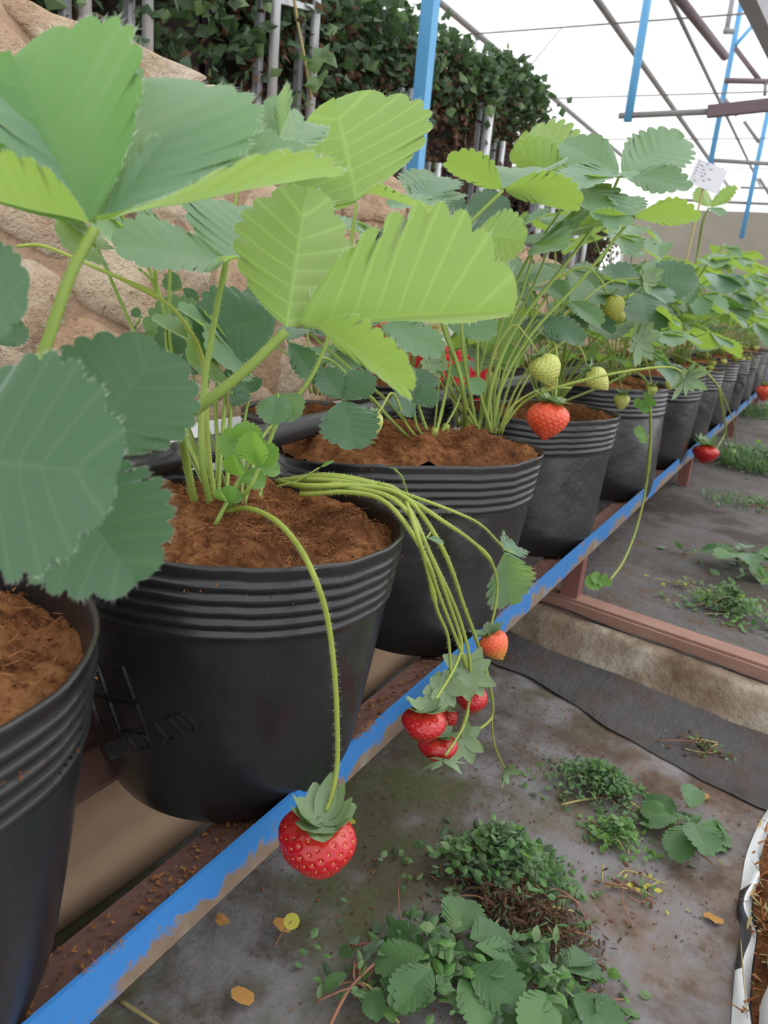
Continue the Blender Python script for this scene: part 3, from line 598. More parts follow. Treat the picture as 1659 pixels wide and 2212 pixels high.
# ------------------------------------------------------------------ strawberry plants
HAIRS = True
_lc = {}
def leaflet_mesh(wr, fold, curl, seed=0, teeth=8, mat='leaf', wave=.02, hair=True, ta=.058):
    key = (round(wr, 2), round(fold, 2), round(curl, 2), seed, teeth, mat, wave, hair, ta)
    if key in _lc: return _lc[key]
    rs = random.Random(seed*7+3); T = teeth*6; bd = []
    for i in range(T+1):
        q = i/T; t = q**.92; w = .5*wr*(sin(pi*min(1, t**1.22)))**.62 if 0 < t < 1 else 0.
        y = t+(.02*(t-.6) if t > .6 else 0); bd.append([w, y, q])
    out = []
    for i, (w, y, q) in enumerate(bd):
        a = bd[max(0, i-1)]; b = bd[min(T, i+1)]; tx, ty = b[0]-a[0], b[1]-a[1]; L = sqrt(tx*tx+ty*ty)+1e-9; nx, ny = ty/L, -tx/L
        if i == T: nx, ny = 0, 1
        k = q*teeth*1.0; s_ = abs(sin(pi*k))**.7; amp = ta*min(1, max(0, (q-.16)/.18))
        out.append((w+nx*amp*(s_-.6), y+ny*amp*(s_-.6), k))
    RG = (0, .12, .35, .6, .82, 1.); m = MB(); vs = []; uvs = []; n = T+1
    def zf(x, y, q, r):
        z = fold*sqrt(x*x+.0009)-curl*y*y*.5+wave*sin(q*9+seed)*r*r+.0035*cos(2*pi*q*teeth)*r*(1.05-r)*2
        return z+.02*nz3(x*3, y*3, seed+.5)
    for side in (1, -1):
        for i in range(n):
            w, y, k = out[i]; q = i/T; my = max(0., min(.93, bd[i][1]*.92-.16*min(1, bd[i][0]/(.3*wr+1e-6))))
            for r in RG:
                xx = side*w*r; yy = my+(y-my)*(r**1.15); vs.append((xx, yy, zf(xx, yy, q+(.3 if side < 0 else 0), r))); uvs.append((side*r, k))
    g = len(RG); fs = []
    for s_ in (0, 1):
        o = s_*n*g
        for i in range(n-1):
            for j in range(g-1):
                a, b, c, d = o+i*g+j, o+i*g+j+1, o+(i+1)*g+j+1, o+(i+1)*g+j; fs.append((a, b, c, d) if s_ == 0 else (a, d, c, b))
    m.add(vs, fs, 0); nv = len(vs)
    if hair:
        for s_ in (0, 1):
            o = s_*n*g
            for i in range(3, n, 1):
                for _ in range(3):
                    f_ = rs.random(); p = np.array(vs[o+i*g+g-1])*f_+np.array(vs[o+(i-1)*g+g-1])*(1-f_); c = np.array(vs[o+i*g+g-3]); d = p-c; d /= np.linalg.norm(d)+1e-9; d = d+V(rs.gauss(0, .5), rs.gauss(0, .5), rs.gauss(0, .5)); L = rs.uniform(.012, .03); e = V(-d[1], d[0], .3)*.0009
                    m.add([p-e, p+e, p+d*L], [(0, 1, 2)], 1)
    me = m.mesh('leaflet', [M[mat], M['hair']])
    uv = me.uv_layers.new(name='UVMap'); li = np.zeros(len(me.loops), int); me.loops.foreach_get('vertex_index', li)
    full = np.zeros((len(m.v), 2)); full[:nv] = uvs; full[nv:] = (.5, .2); uv.data.foreach_set('uv', full[li].ravel().astype(np.float32))
    _lc[key] = me; return me
def frame_matrix(base, tip, nrm, scale):
    y = tip-base; L = np.linalg.norm(y); y = y/L; z = nrm-y*(nrm@y); z /= np.linalg.norm(z)+1e-9; x = np.cross(y, z); mm = Matrix.Identity(4)
    for i in range(3): mm[i][0], mm[i][1], mm[i][2], mm[i][3] = x[i]*L, y[i]*L, z[i]*L, base[i]
    return mm
def hairs(m, pts, rad, rs, dens=1500, L0=.0028, mi=1):
    for i in range(len(pts)-1):
        a, b = pts[i], pts[i+1]; d = b-a; L = np.linalg.norm(d)
        if L < 1e-6: continue
        for _ in range(int(L*dens)):
            p = a+d*rs.random(); u = V(rs.gauss(0, 1), rs.gauss(0, 1), rs.gauss(0, 1)); u -= d*(u@d)/(L*L); u /= np.linalg.norm(u)+1e-9; e = d/L*.00010; r = rad[min(i, len(rad)-1)]
            m.add([p+u*r-e, p+u*r+e, p+u*(r+L0*rs.uniform(.5, 1.2))], [(0, 1, 2)], mi)
def plant(label, crown, group=None):
    return thing('strawberry_plant', label, 'plant', tuple(crown), group)
RS = random.Random(3)
def stalk(t, pts, r0, r1, name='leaf_stalk', mat='stalk', hair=True, k=6, label=None, nodes=()):
    q = spline(pts, k); rad = lin(r0, r1, len(q)); rad = [r*(1+(.5 if any(abs(i/(len(q)-1)-nd) < .03 for nd in nodes) else 0)) for i, r in enumerate(rad)]
    m = MB(); m.tube(q, rad, 8)
    if hair: hairs(m, q, rad, RS)
    o = m.obj(name, [M[mat], M['hair']], t); o.location = -Vector(t.location)
    if label: o['label'] = label
    return o
def leaf(t, st, tips, r0=.0024, r1=.0016, mat='leaf', young=False, hair=True, k=6, ta=.058):
    """st: points of the stalk up to the joint; tips: (tip, width ratio, normal, fold, curl[, base])"""
    o = stalk(t, st, r0, r1, hair=hair, k=k); J = np.array(st[-1], float); T0 = np.array(t.location)
    m = MB(); 
    for i, tp in enumerate(tips):
        tip, wr, nr, fold, curl = tp[:5]; base = tp[5] if len(tp) > 5 else J; tip = np.array(tip, float); base = np.array(base, float)
        lm = ob('leaflet', leaflet_mesh(wr, fold, curl, (i+int(abs(tip[0]*100))) % 4, 8+(i % 2), tp[6] if len(tp) > 6 else mat if not young else 'leaf_young', hair=hair, ta=ta), o)
        b2 = base+(tip-base)*.03; lm.matrix_local = Matrix.Translation(-Vector(T0)) @ Matrix.Translation(Vector(t.location)) @ frame_matrix(b2, tip, nr, 1)
        if np.linalg.norm(base-J) > 1e-5 or True:
            q = spline([J, J+(b2-J)*.6, b2+(tip-b2)*.05], 3) if np.linalg.norm(b2-J) > 1e-4 else None
            if q: m.tube(q, r1*.8, 6)
    return o
# berries
def berry_shape(kind, a, b, pinch=0.):
    return kind
_bc = {}
def berry_mesh(mat, wr, pointy, seed, lobes=0., fine=1.):
    key = (mat, wr, pointy, seed, lobes, fine)
    if key in _bc: return _bc[key]
    NT_, NH = int(72*fine), int(44*fine); ns = int(150*min(1, fine+.2)); rs = random.Random(seed)
    def prof(v):   # v 0 top .. 1 tip ; radius relative to length 1
        return .5*wr*(sin(pi*min(1, v**(.62+.1*pointy)))**(.62+.28*pointy))
    def pt(th, v):
        r = prof(v)*(1+lobes*cos(2*th+.5)*(.3+v*.7))*(1+.05*nz3(cos(th), sin(th), v*2+seed)); z = -v+.10*exp(-(v/.09)**2)*0
        if v < .06: z = -v*.9
        zz = z+.05*nz3(cos(th)*1.3, sin(th)*1.3, seed+v); return V(r*cos(th), r*sin(th), zz)
    seeds = []
    for i in range(ns):
        q = (i+.5)/ns; v = .07+.9*q**1.02; seeds.append(((i*2.39996) % (2*pi), v))
    sp = np.array([pt(*s_) for s_ in seeds]); vs = []
    for j in range(NH+1):
        v = j/NH
        for i in range(NT_): vs.append(pt(2*pi*i/NT_, max(.0005, min(.9995, v))))
    vs = np.array(vs); d2 = ((vs[:, None, :]-sp[None])**2).sum(2).min(1); rr = .034
    cen = V(0, 0, -.45); dirn = vs-cen; dirn /= np.linalg.norm(dirn, axis=1, keepdims=True)
    vs = vs-dirn*(.034*np.exp(-d2/rr**2))[:, None]
    m = MB(); m.add(vs, [(j*NT_+i, (j+1)*NT_+i, (j+1)*NT_+(i+1) % NT_, j*NT_+(i+1) % NT_) for j in range(NH) for i in range(NT_)]); me = m.mesh('strawberry', M[mat])
    m = MB()
    for p in sp:
        dr = p-cen; dr /= np.linalg.norm(dr); u = V(0, 0, -1)-dr*(V(0, 0, -1)@dr); u /= np.linalg.norm(u)+1e-9; w = np.cross(dr, u); c = p-dr*.024; a, b, h = .024, .012, .014
        m.add([c+u*a, c+w*b, c-u*a, c-w*b, c+dr*h], [(0, 1, 4), (1, 2, 4), (2, 3, 4), (3, 0, 4)])
    se = m.mesh('seeds', M['seed_y' if mat in ('ripe', 'orange', 'blush') else 'seed_g'])
    _bc[key] = (me, se); return _bc[key]
_cc = {}
def calyx_mesh(seed, n=11, L=.42, lift=.7, wid=.19):
    key = (seed, n, L, lift, wid)
    if key in _cc: return _cc[key]
    rs = random.Random(seed); m = MB()
    for i in range(n):
        an = 2*pi*i/n+rs.uniform(-.2, .2); l = L*rs.uniform(.7, 1.15); lf = lift*rs.uniform(.4, 1.4); w = wid*rs.uniform(.8, 1.25); vs = []; u = V(cos(an), sin(an), 0); s_ = V(-sin(an), cos(an), 0); K = 7
        p = V(0, 0, .01+.01*(i % 3)); ang = rs.uniform(-.15, .3); tw = rs.uniform(-.4, .4)
        for k in range(K+1):
            q = k/K; ww = w*(sin(pi*min(.97, .12+q*.86))**.8)*.62; dr = u*cos(ang)+V(0, 0, 1)*sin(ang); nr = -u*sin(ang)+V(0, 0, 1)*cos(ang)
            sd = s_*cos(tw*q)+nr*sin(tw*q)
            for x in (-1, -.5, 0, .5, 1): vs.append(p+sd*ww*x+nr*(abs(x)*.22*ww))
            p = p+dr*l/K; ang += lf*1.3/K
        m.add(vs, [(k*5+j, k*5+j+1, (k+1)*5+j+1, (k+1)*5+j) for k in range(K) for j in range(4)])
    m.tube([V(0, 0, 0), V(0, 0, .05)], [.06, .04], 8)
    me = m.mesh('calyx', M['sepal']); _cc[key] = me; return me
def berry(t, at, L, mat, wr=1.0, pointy=.5, axis=(0, 0, -1), seed=1, spin=0., lobes=0., calyx=(11, .42, .7, .19), fine=1., label=None):
    at = np.array(at, float); ax = np.array(axis, float); ax /= np.linalg.norm(ax); z = -ax; x = np.cross(V(.3, 1, .1), z); x /= np.linalg.norm(x); y = np.cross(z, x); mm = Matrix.Identity(4); c, s_ = cos(spin), sin(spin); x, y = x*c+y*s_, y*c-x*s_
    for i in range(3): mm[i][0], mm[i][1], mm[i][2], mm[i][3] = x[i]*L, y[i]*L, z[i]*L, at[i]
    me, se = berry_mesh(mat, wr, pointy, seed, lobes, fine)
    o = ob('strawberry', me, t); o.matrix_local = Matrix.Translation(-Vector(t.location)) @ mm
    o['label'] = label or {'ripe': 'ripe red strawberry', 'orange': 'orange red strawberry', 'blush': 'pale orange blushing strawberry', 'green': 'pale green unripe strawberry', 'olive': 'small dull green strawberry'}[mat]
    s2 = ob('seeds', se, o, kind='stuff'); cl = ob('calyx', calyx_mesh(seed, *calyx), o, (0, 0, -.02)); k = max(.6, wr)*1.; cl.scale = (k, k, k); return o
def bud(t, at, size, axis, seed=1, lift=.5, name='calyx', n=10, wid=.3, mat=None, L=.9):
    at = np.array(at, float); z = np.array(axis, float); z /= np.linalg.norm(z); x = np.cross(V(.3, 1, .1), z); x /= np.linalg.norm(x); y = np.cross(z, x); mm = Matrix.Identity(4)
    for i in range(3): mm[i][0], mm[i][1], mm[i][2], mm[i][3] = x[i]*size, y[i]*size, z[i]*size, at[i]
    o = ob(name, calyx_mesh(seed, n, L, lift, wid), t); o.matrix_local = Matrix.Translation(-Vector(t.location)) @ mm; o['label'] = 'green star shaped calyx'; return o
def flower(t, at, size, axis, seed=1):
    at = np.array(at, float); z = np.array(axis, float); z /= np.linalg.norm(z); x = np.cross(V(.3, 1, .1), z); x /= np.linalg.norm(x); y = np.cross(z, x); m = MB()
    for i in range(5):
        an = 2*pi*i/5+.2*seed; u = x*cos(an)+y*sin(an); s_ = np.cross(z, u); vs = []
        for k in range(5):
            q = k/4; w = size*.36*sin(pi*min(.93, .14+q*.72)); c = at+u*size*(.12+.55*q)+z*size*.10*q
            vs += [c-s_*w, c+z*size*-.03, c+s_*w]
        m.add(vs, [(k*3+j, k*3+j+1, k*3+j+4, k*3+j+3) for k in range(4) for j in (0, 1)])
    o = m.obj('flower', M['petal'], t); o.location = -Vector(t.location); o['label'] = 'white five petalled flower'
    m = MB()
    for i in range(60):
        q = sqrt(i/60)*.24*size; an = i*2.4; c = at+(x*cos(an)+y*sin(an))*q+z*size*(.16-.3*(q/size)**2); m.add([c+x*.0012, c+y*.0012, c-x*.0012, c-y*.0012, c+z*.0025], [(0, 1, 4), (1, 2, 4), (2, 3, 4), (3, 0, 4)])
    m.obj('stamens', M['anther'], o); return o
def trifol(J, d, L, n, spread=1.15, wr=.88, fold=.25, curl=.2, rs=RS, droop=0.):
    """three leaflets round the joint J; d is where the middle one points, n the upper side"""
    d = np.array(d, float); d /= np.linalg.norm(d); n = np.array(n, float); n = n-d*(n@d); n /= np.linalg.norm(n); s = np.cross(d, n); out = []
    for k, (a, l) in enumerate(((0, 1.), (spread, .93), (-spread, .93))):
        a += rs.uniform(-.08, .08); e = d*cos(a)+s*sin(a)-n*droop*(1 if k else .6); nn = n+s*(.25*np.sign(a) if k else 0)*(-1 if fold > .5 else 1)
        out.append((J+e*L*l*rs.uniform(.94, 1.06), wr*rs.uniform(.94, 1.06) if k == 0 else wr*1.02, nn, fold*rs.uniform(.7, 1.3), curl*rs.uniform(.6, 1.4)))
    return out
# positions of the crowns
C0 = V(-.44, .20, ZRIM-.01); C1 = Z(468, 1105, ZRIM+.002); C2 = Z(1030, 930, ZRIM+.012); C2b = Z(935, 965, ZRIM+.004)
c, cc, ud = N(0, 1), N(.45, .9), N(.9, .35)
# --- plant nearest the camera: big soft leaves at the left
p0 = plant('strawberry plant nearest the camera with big blurred leaves, at the left edge', C0)
J = P(205, 492, .335)
leaf(p0, [C0, P(-160, 1040, .37), P(40, 870, .34), P(150, 600, .335), J], [
    (P(722, 372, .385), .72, N(1, .36), .60, .06), (P(318, 176, .40), 1.10, N(.55, .9, .1), .22, -.06), (P(30, 120, .37), .98, N(.30, .85, -.15), .32, -.02, P(205, 492, .335), 'leaf_mid'), (P(-190, 390, .30), .95, N(.95, -.1, .1), .55, .05), (P(600, 205, .43), .52, N(.25, .8, -.5), .5, .0, P(598, 330, .40)), (P(655, 262, .45), .5, N(.25, .8, .3), .5, 0., P(610, 330, .40))], .0030, .0024, ta=.040)
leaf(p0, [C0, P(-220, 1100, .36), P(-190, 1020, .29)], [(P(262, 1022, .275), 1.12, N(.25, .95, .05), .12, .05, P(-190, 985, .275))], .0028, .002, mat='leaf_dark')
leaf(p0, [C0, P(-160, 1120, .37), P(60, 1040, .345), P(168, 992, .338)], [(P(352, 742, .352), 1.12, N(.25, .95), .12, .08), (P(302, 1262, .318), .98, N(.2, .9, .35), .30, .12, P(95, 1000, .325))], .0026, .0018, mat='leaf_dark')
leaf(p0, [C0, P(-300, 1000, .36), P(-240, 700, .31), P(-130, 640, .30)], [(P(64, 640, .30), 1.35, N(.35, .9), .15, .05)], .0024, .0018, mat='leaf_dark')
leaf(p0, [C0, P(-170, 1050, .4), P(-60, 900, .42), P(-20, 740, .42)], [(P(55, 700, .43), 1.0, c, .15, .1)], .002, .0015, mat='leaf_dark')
# --- second plant, its stalks rising from the pot with the emblem
p1 = plant('strawberry plant in the emblem pot with bright backlit leaves and hanging fruit trusses', C1)
J = P(618, 716, .43)
leaf(p1, [C1+V(-.012, -.012, .0), P(400, 985, .60), P(392, 912, .50), P(430, 882, .44), P(530, 800, .43), J], [
    (P(666, 392, .455), .74, N(.35, -.9, -.25), .25, -.05), (P(1118, 676, .46), .70, N(1, -.85), .88, .02, P(634, 706, .43)), (P(905, 838, .41), .62, N(.80, -.62), .30, .15, P(675, 698, .43))], .0036, .0028, ta=.046)
leaf(p1, [C1+V(0, -.006, 0), P(437, 1000, .63), P(438, 860, .62), P(462, 700, .61), P(488, 566, .60)], [
    (P(250, 508, .545), .80, N(.66, .75), .16, .22), (P(600, 452, .68), 1.15, N(.6, .85), .2, .1), (P(590, 520, .55), .9, N(.8, .45, -.1), .25, .35)], .0030, .0022)
leaf(p1, [C1, P(480, 950, .68), P(500, 820, .74), P(600, 676, .74)], [(P(424, 732, .72), 1.12, N(.2, .97), .06, .08), (P(520, 622, .78), .9, N(.35, .9), .1, .1)], .0022, .0016, mat='leaf_dark')
leaf(p1, [C1, P(420, 960, .72), P(385, 820, .78), P(478, 700, .78)], [(P(345, 782, .76), .95, N(.2, .95), .12, .15), (P(318, 708, .80), .72, N(.5, -.8, -.3), .35, .3)], .0022, .0016, mat='leaf_dark')
J = P(770, 440, .74)
leaf(p1, [C1+V(.02, .03, 0), P(590, 930, .74), P(680, 800, .76), P(742, 620, .75), J], [
    (P(718, 200, .76), 1.42, N(.5, -.85, .1), .30, -.05), (P(984, 462, .70), .66, N(.95, .02), .40, .30, P(785, 418, .74)), (P(648, 292, .82), .80, N(.4, -.85, -.2), .30, .05)], .0026, .002)
leaf(p1, [C1, P(440, 900, .72), P(480, 640, .76), P(520, 360, .76)], [(P(490, 266, .78), 1.3, N(.6, -.7), .2, 0), (P(548, 260, .78), 1.0, N(.6, -.7), .2, 0), (P(470, 330, .76), .9, N(.8, .4), .2, .1)], .0022, .0016)
for st in ([C1+V(-.01, .01, 0), P(410, 960, .70), P(365, 780, .72), P(352, 660, .72), P(300, 530, .70)], [C1, P(428, 900, .74), P(372, 760, .76), P(366, 640, .76), P(370, 520, .76)],
           [C1, P(470, 980, .70), P(466, 880, .72), P(470, 790, .73)], [C1+V(.01, 0, 0), P(495, 960, .70), P(500, 850, .72), P(512, 770, .73)], [C1, P(425, 1000, .68), P(300, 740, .74), P(212, 540, .72)]):
    leaf(p1, st, trifol(np.array(st[-1]), N(.2, .2, -.3)+V(0, .2, 0), .075, N(.9, .2)), .0021, .0016)
stalk(p1, [C1, P(450, 960, .66), P(440, 790, .64), P(400, 700, .60), P(338, 640, .58), P(200, 575, .56), P(95, 532, .55), P(36, 532, .54)], .0020, .0013, 'runner', 'truss', nodes=(.6,))
stalk(p1, [P(338, 640, .58), P(334, 560, .585), P(332, 470, .59)], .0017, .0012, 'runner', 'truss')
leaf(p1, [P(338, 645, .58), P(330, 610, .578), P(310, 588, .576)], [(P(298, 580, .576), .5, N(.5, .8), .2, 0)], .0012, .001, young=True)
leaf(p1, [C1+V(0, .02, 0), P(390, 720, .80), P(372, 640, .80), P(395, 622, .80)], [(P(352, 600, .80), .9, c, .2, .1), (P(428, 650, .80), .6, c, .2, .2)], .001, .001, mat='leaf_dark')
leaf(p1, [C1, P(300, 760, .74), P(302, 690, .74), P(305, 685, .74)], [(P(285, 668, .74), .9, c, .2, .1)], .001, .001, mat='leaf_dark')
# young crumpled leaves in the heart
for (jx, jy, d, tips) in ((545, 985, .64, ((480, 935), (520, 912), (560, 940))), (560, 1010, .62, ((540, 935), (595, 962), (606, 1015))), (520, 1030, .63, ((498, 985), (540, 1040), (575, 1040))), (490, 1085, .62, ((470, 1060), (500, 1050), (520, 1060)))):
    leaf(p1, [C1+V(.008, 0, 0), P(jx-25, jy+50, d), P(jx, jy, d)], [(P(x, y, d-.015+.01*i), .95, N(.35, .85, (i-1)*.4), .35, .2) for i, (x, y) in enumerate(tips)], .0022, .0018, young=True)
leaf(p1, [C1+V(.02, .01, 0), P(560, 960, .70), P(600, 900, .72), P(600, 850, .73)], [(P(640, 905, .72), 1.05, N(.2, .9), .15, .1), (P(585, 915, .71), .9, N(.2, .9), .15, .1)], .0018, .0014)
leaf(p1, [C1+V(.02, .01, 0), P(525, 960, .70), P(530, 900, .72), P(540, 850, .73)], [(P(485, 800, .72), .8, N(.4, .8), .3, .2), (P(560, 815, .73), .8, N(.4, .8), .3, .2), (P(500, 870, .71), .7, N(.4, .8), .3, .2)], .0016, .0012, mat='leaf_dark')
# --- the big truss over the rim: fruit stems and what hangs on them
XH = -.262
h = lambda x, y, dx=0.: X(x, y, XH+dx)
B0 = Z(598, 1040, ZRIM+.004)
def truss(t, soil, hang, r0=.0021, r1=.0014, nodes=()):
    return stalk(t, soil+hang, r0, r1, 'fruit_stem', 'truss', k=5, nodes=nodes)
sz = ZRIM+.012
truss(p1, [B0, Z(700, 1030, sz+.012), Z(790, 1042, sz+.012), Z(862, 1062, sz+.006)], [h(900, 1150, -.004), h(925, 1240), h(945, 1320), h(968, 1378), h(974, 1470, .005)], .0028, .0014, (.68,))
truss(p1, [B0, Z(690, 1040, sz+.008), Z(800, 1060, sz+.008), Z(874, 1086, sz+.002)], [h(930, 1200), h(972, 1310), h(996, 1392), h(978, 1450, .006), h(928, 1530, .012)], .0028, .0014, (.75,))
truss(p1, [B0, Z(660, 1050, sz+.008), Z(780, 1050, sz+.012), Z(880, 1078, sz+.006)], [h(958, 1190), h(1002, 1310), h(1028, 1380), h(1052, 1460, .006), h(1064, 1520, .008), h(1058, 1556, .008), h(1012, 1590, .010)], .0028, .0015, (.7,))
truss(p1, [h(1062, 1545, .008)], [h(1066, 1600, .008), h(1080, 1640, .008), h(1092, 1664, .008)], .0013, .0012)
truss(p1, [B0, Z(680, 1036, sz+.010), Z(800, 1048, sz+.010), Z(885, 1080, sz+.004)], [h(960, 1128, -.002), h(1020, 1170), h(1062, 1215), h(1074, 1270), h(1066, 1330), h(1054, 1372)], .0026, .0013, (.62,))
truss(p1, [B0, Z(700, 1025, sz+.012), Z(800, 1040, sz+.012), Z(880, 1068, sz+.008)], [h(980, 1105, -.004), h(1040, 1135), h(1086, 1182)], .0022, .0012)
truss(p1, [Z(648, 1068, sz), Z(760, 1064, sz+.008), Z(840, 1090, sz+.004)], [h(915, 1195), h(950, 1290), h(985, 1380), h(1012, 1450, .004), h(1018, 1480, .004)], .0026, .0014, (.8,))
truss(p1, [Z(650, 1056, sz), Z(770, 1056, sz+.010), Z(868, 1092, sz+.004)], [h(940, 1220), h(990, 1330), h(1014, 1420, .006), h(1015, 1500, .010), h(1000, 1570, .012), h(962, 1632, .016)], .0026, .0013, (.85,))
leaf(p1, [Z(598, 1050, sz), Z(640, 1040, sz+.006), Z(690, 1010, sz+.02)], [(Z(722, 996, sz+.028), .28, N(.7, .7), .4, 0)], .001, .0008, mat='leaf_young')
leaf(p1, [Z(880, 1066, sz), Z(868, 1030, sz+.018), Z(850, 1012, sz+.026)], [(Z(842, 1010, sz+.026), .4, N(.7, .7), .4, 0)], .0009, .0008, mat='leaf_young')
leaf(p1, [h(1086, 1182), h(1087, 1186), h(1088, 1190)], [(h(1104, 1312), .60, N(.15, .95, .1), .30, .1), (h(1114, 1176, -.02), .35, N(.3, .9), .3, 0)], .0012, .001)
leaf(p1, [h(930, 1150), h(925, 1158), h(922, 1162)], [(h(962, 1170, .01), .3, N(.6, .7), .3, .2)], .001, .0008)
bw = lambda px, p: px*(-(R.T@(np.array(p)-CAM))[2])/F      # size in metres of px pixels at p
def hb(t, x, y, wpx, hpx, mat, dx=0., **kw):
    """a hanging berry: x,y is the top of the fruit, size in pixels of the picture"""
    p = h(x, y, dx); L = bw(hpx, p)*1.05; return berry(t, p, L, mat, wpx/hpx, **kw)
hb(p1, 918, 1536, 94, 72, 'ripe', .012, pointy=.25, seed=2, calyx=(11, .50, .55, .24), fine=1.2, axis=(.05, 0, -1))
hb(p1, 948, 1592, 82, 54, 'ripe', -.004, pointy=.2, seed=3, calyx=(10, .5, .5, .25))
hb(p1, 970, 1530, 40, 60, 'ripe', -.012, pointy=.3, seed=4, calyx=(9, .7, .5, .3))
hb(p1, 1022, 1486, 68, 58, 'ripe', .004, pointy=.4, seed=5, calyx=(10, .62, .5, .28))
hb(p1, 1055, 1368, 64, 62, 'blush', .004, pointy=.2, seed=6, axis=(.55, .1, -.8), calyx=(10, .6, .6, .26))
hb(p1, 975, 1458, 34, 40, 'orange', -.006, pointy=.4, seed=8, calyx=(9, .6, .5, .3))
bud(p1, h(1012, 1455, .006), .034, TOC+V(0, 0, .5), 3, .25, n=9, wid=.42); bud(p1, h(960, 1490, .0), .030, TOC+V(0, 0, .7), 4, .35, n=9, wid=.42)
bud(p1, h(1004, 1596, .012), .030, TOC+V(.3, 0, -.1), 5, .4, n=6, wid=.36); bud(p1, h(960, 1640, .016), .032, V(.1, 0, -1)+TOC*.4, 6, .5, n=7, wid=.36); bud(p1, h(1092, 1666, .008), .028, V(.8, 0, -.25)+TOC*.4, 7, .9, n=10, wid=.34)
# the single big ripe berry hanging in front of the rail
hq = lambda x, y: X(x, y, -.258)
truss(p1, [C1+V(.004, -.004, .0), Z(530, 1098, sz+.004), Z(585, 1118, sz+.008), Z(630, 1160, sz+.004)], [X(672, 1230, -.268), X(706, 1330, -.262), X(722, 1450, -.258), X(728, 1560, -.256), X(728, 1650, -.256), X(716, 1720, -.256), X(704, 1752, -.256)], .0024, .0019)
p = X(690, 1772, -.256); L = bw(140, p)
berry(p1, p, L*1.0, 'ripe', 1.20, .12, (-.04, 0, -1), 12, spin=.4, lobes=.07, calyx=(13, .58, 1.15, .27), fine=2., label='large ripe red strawberry hanging lowest')
# --- third plant (oval pot)
p2 = plant('strawberry plant in the oval pot with tall silvery leaves and a red orange berry', C2)
def lf(st, tips, **kw): return leaf(p2, st, tips, **kw)
lf([C2+V(-.02, 0, 0), P(1003, 860, 1.06), P(985, 780, 1.05), P(955, 690, 1.03), P(962, 560, 1.0), P(1008, 490, .99), P(1086, 412, 1.0)], [
    (P(962, 342, .98), .75, N(.9, -.42), .35, .10), (P(1258, 424, 1.0), .72, N(.85, -.40), .30, .30), (P(1180, 352, 1.08), .8, N(.95, -.1), .25, .1)], r0=.0036, r1=.0024)
lf([C2+V(.01, .01, 0), P(1066, 820, 1.12), P(1120, 700, 1.15), P(1210, 585, 1.17), P(1296, 470, 1.2), P(1340, 376, 1.2)], [
    (P(1214, 300, 1.22), .86, N(.55, .85), .12, .12), (P(1486, 288, 1.25), .66, N(.55, .85), .10, .10), (P(1494, 394, 1.14), .62, N(.5, .85), .12, .2), (P(1222, 388, 1.10), .55, N(.85, .40), .3, .2)], r0=.0032, r1=.0024)
lf([C2+V(.02, .015, 0), P(1082, 840, 1.12), P(1150, 720, 1.13), P(1260, 600, 1.12), P(1366, 470, 1.1)], [
    (P(1514, 462, 1.08), .70, N(.88, -.42), .28, .20), (P(1252, 478, 1.12), .62, N(.85, -.35), .3, .25), (P(1345, 412, 1.16), .7, N(.9, .15), .2, .2)], r0=.003, r1=.0022)
lf([C2+V(0, .01, 0), P(1048, 840, 1.14), P(1090, 680, 1.18), P(1140, 560, 1.2), P(1218, 442, 1.2), P(1232, 395, 1.22)], [
    (P(1110, 322, 1.30), .55, N(.5, -.8), .25, .1), (P(1142, 286, 1.35), .6, N(.5, -.85), .25, .1), (P(1372, 366, 1.12), .6, N(.85, .45), .2, .2), (P(1352, 425, 1.06), .5, N(.8, .5), .2, .5)], r0=.003, r1=.002)
lf([C2+V(-.03, 0, 0), P(975, 840, 1.1), P(930, 640, 1.12), P(902, 446, 1.1)], [(P(838, 436, 1.08), .9, N(.75, .6), .2, .2), (P(975, 398, 1.16), .9, N(.7, .6), .25, .2), (P(945, 372, 1.18), .8, N(.6, .6), .25, .1)], r0=.0024, r1=.0018)
lf([C2, P(1010, 800, 1.15), P(990, 600, 1.2), P(996, 472, 1.2)], [(P(1106, 442, 1.2), 1.0, N(.4, .9), .12, .15), (P(1040, 530, 1.15), .95, N(.4, .9), .12, .15), (P(960, 420, 1.22), .8, N(.5, .8), .2, .1)], r0=.0024, r1=.0018, mat='leaf_dark')
lf([C2, P(1000, 760, 1.0), P(1000, 600, .96), P(1028, 500, .94)], [(P(1136, 520, .95), 1.0, N(.35, -.9), .15, .1)], r0=.0022, r1=.0018)
lf([C2b, P(905, 880, 1.0), P(880, 780, .98), P(822, 700, .95)], [(P(958, 752, .92), .66, N(.65, .75), .12, .2), (P(740, 690, .98), .8, N(.6, .75), .2, .2), (P(800, 640, 1.), .8, N(.6, .75), .2, .2)], r0=.0024, r1=.0018)
lf([C2b, P(960, 860, 1.05), P(975, 760, 1.05), P(962, 702, 1.04)], [(P(1076, 706, 1.04), .72, N(.5, .85), .1, .15), (P(930, 650, 1.1), .8, N(.6, .7), .15, .2)], r0=.0024, r1=.0018)
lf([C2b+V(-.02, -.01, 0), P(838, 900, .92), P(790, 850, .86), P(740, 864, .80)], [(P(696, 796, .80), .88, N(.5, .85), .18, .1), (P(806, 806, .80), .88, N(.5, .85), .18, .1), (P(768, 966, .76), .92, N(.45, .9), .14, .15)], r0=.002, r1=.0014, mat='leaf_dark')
lf([C2b, P(905, 930, .98), P(896, 900, .97), P(895, 872, .96)], [(P(850, 878, .93), .95, N(.3, .95), .15, .1), (P(946, 845, .96), .95, N(.3, .95), .15, .1), (P(900, 795, 1.0), .9, N(.3, .95), .15, 0)], r0=.002, r1=.0014, mat='leaf_dark')
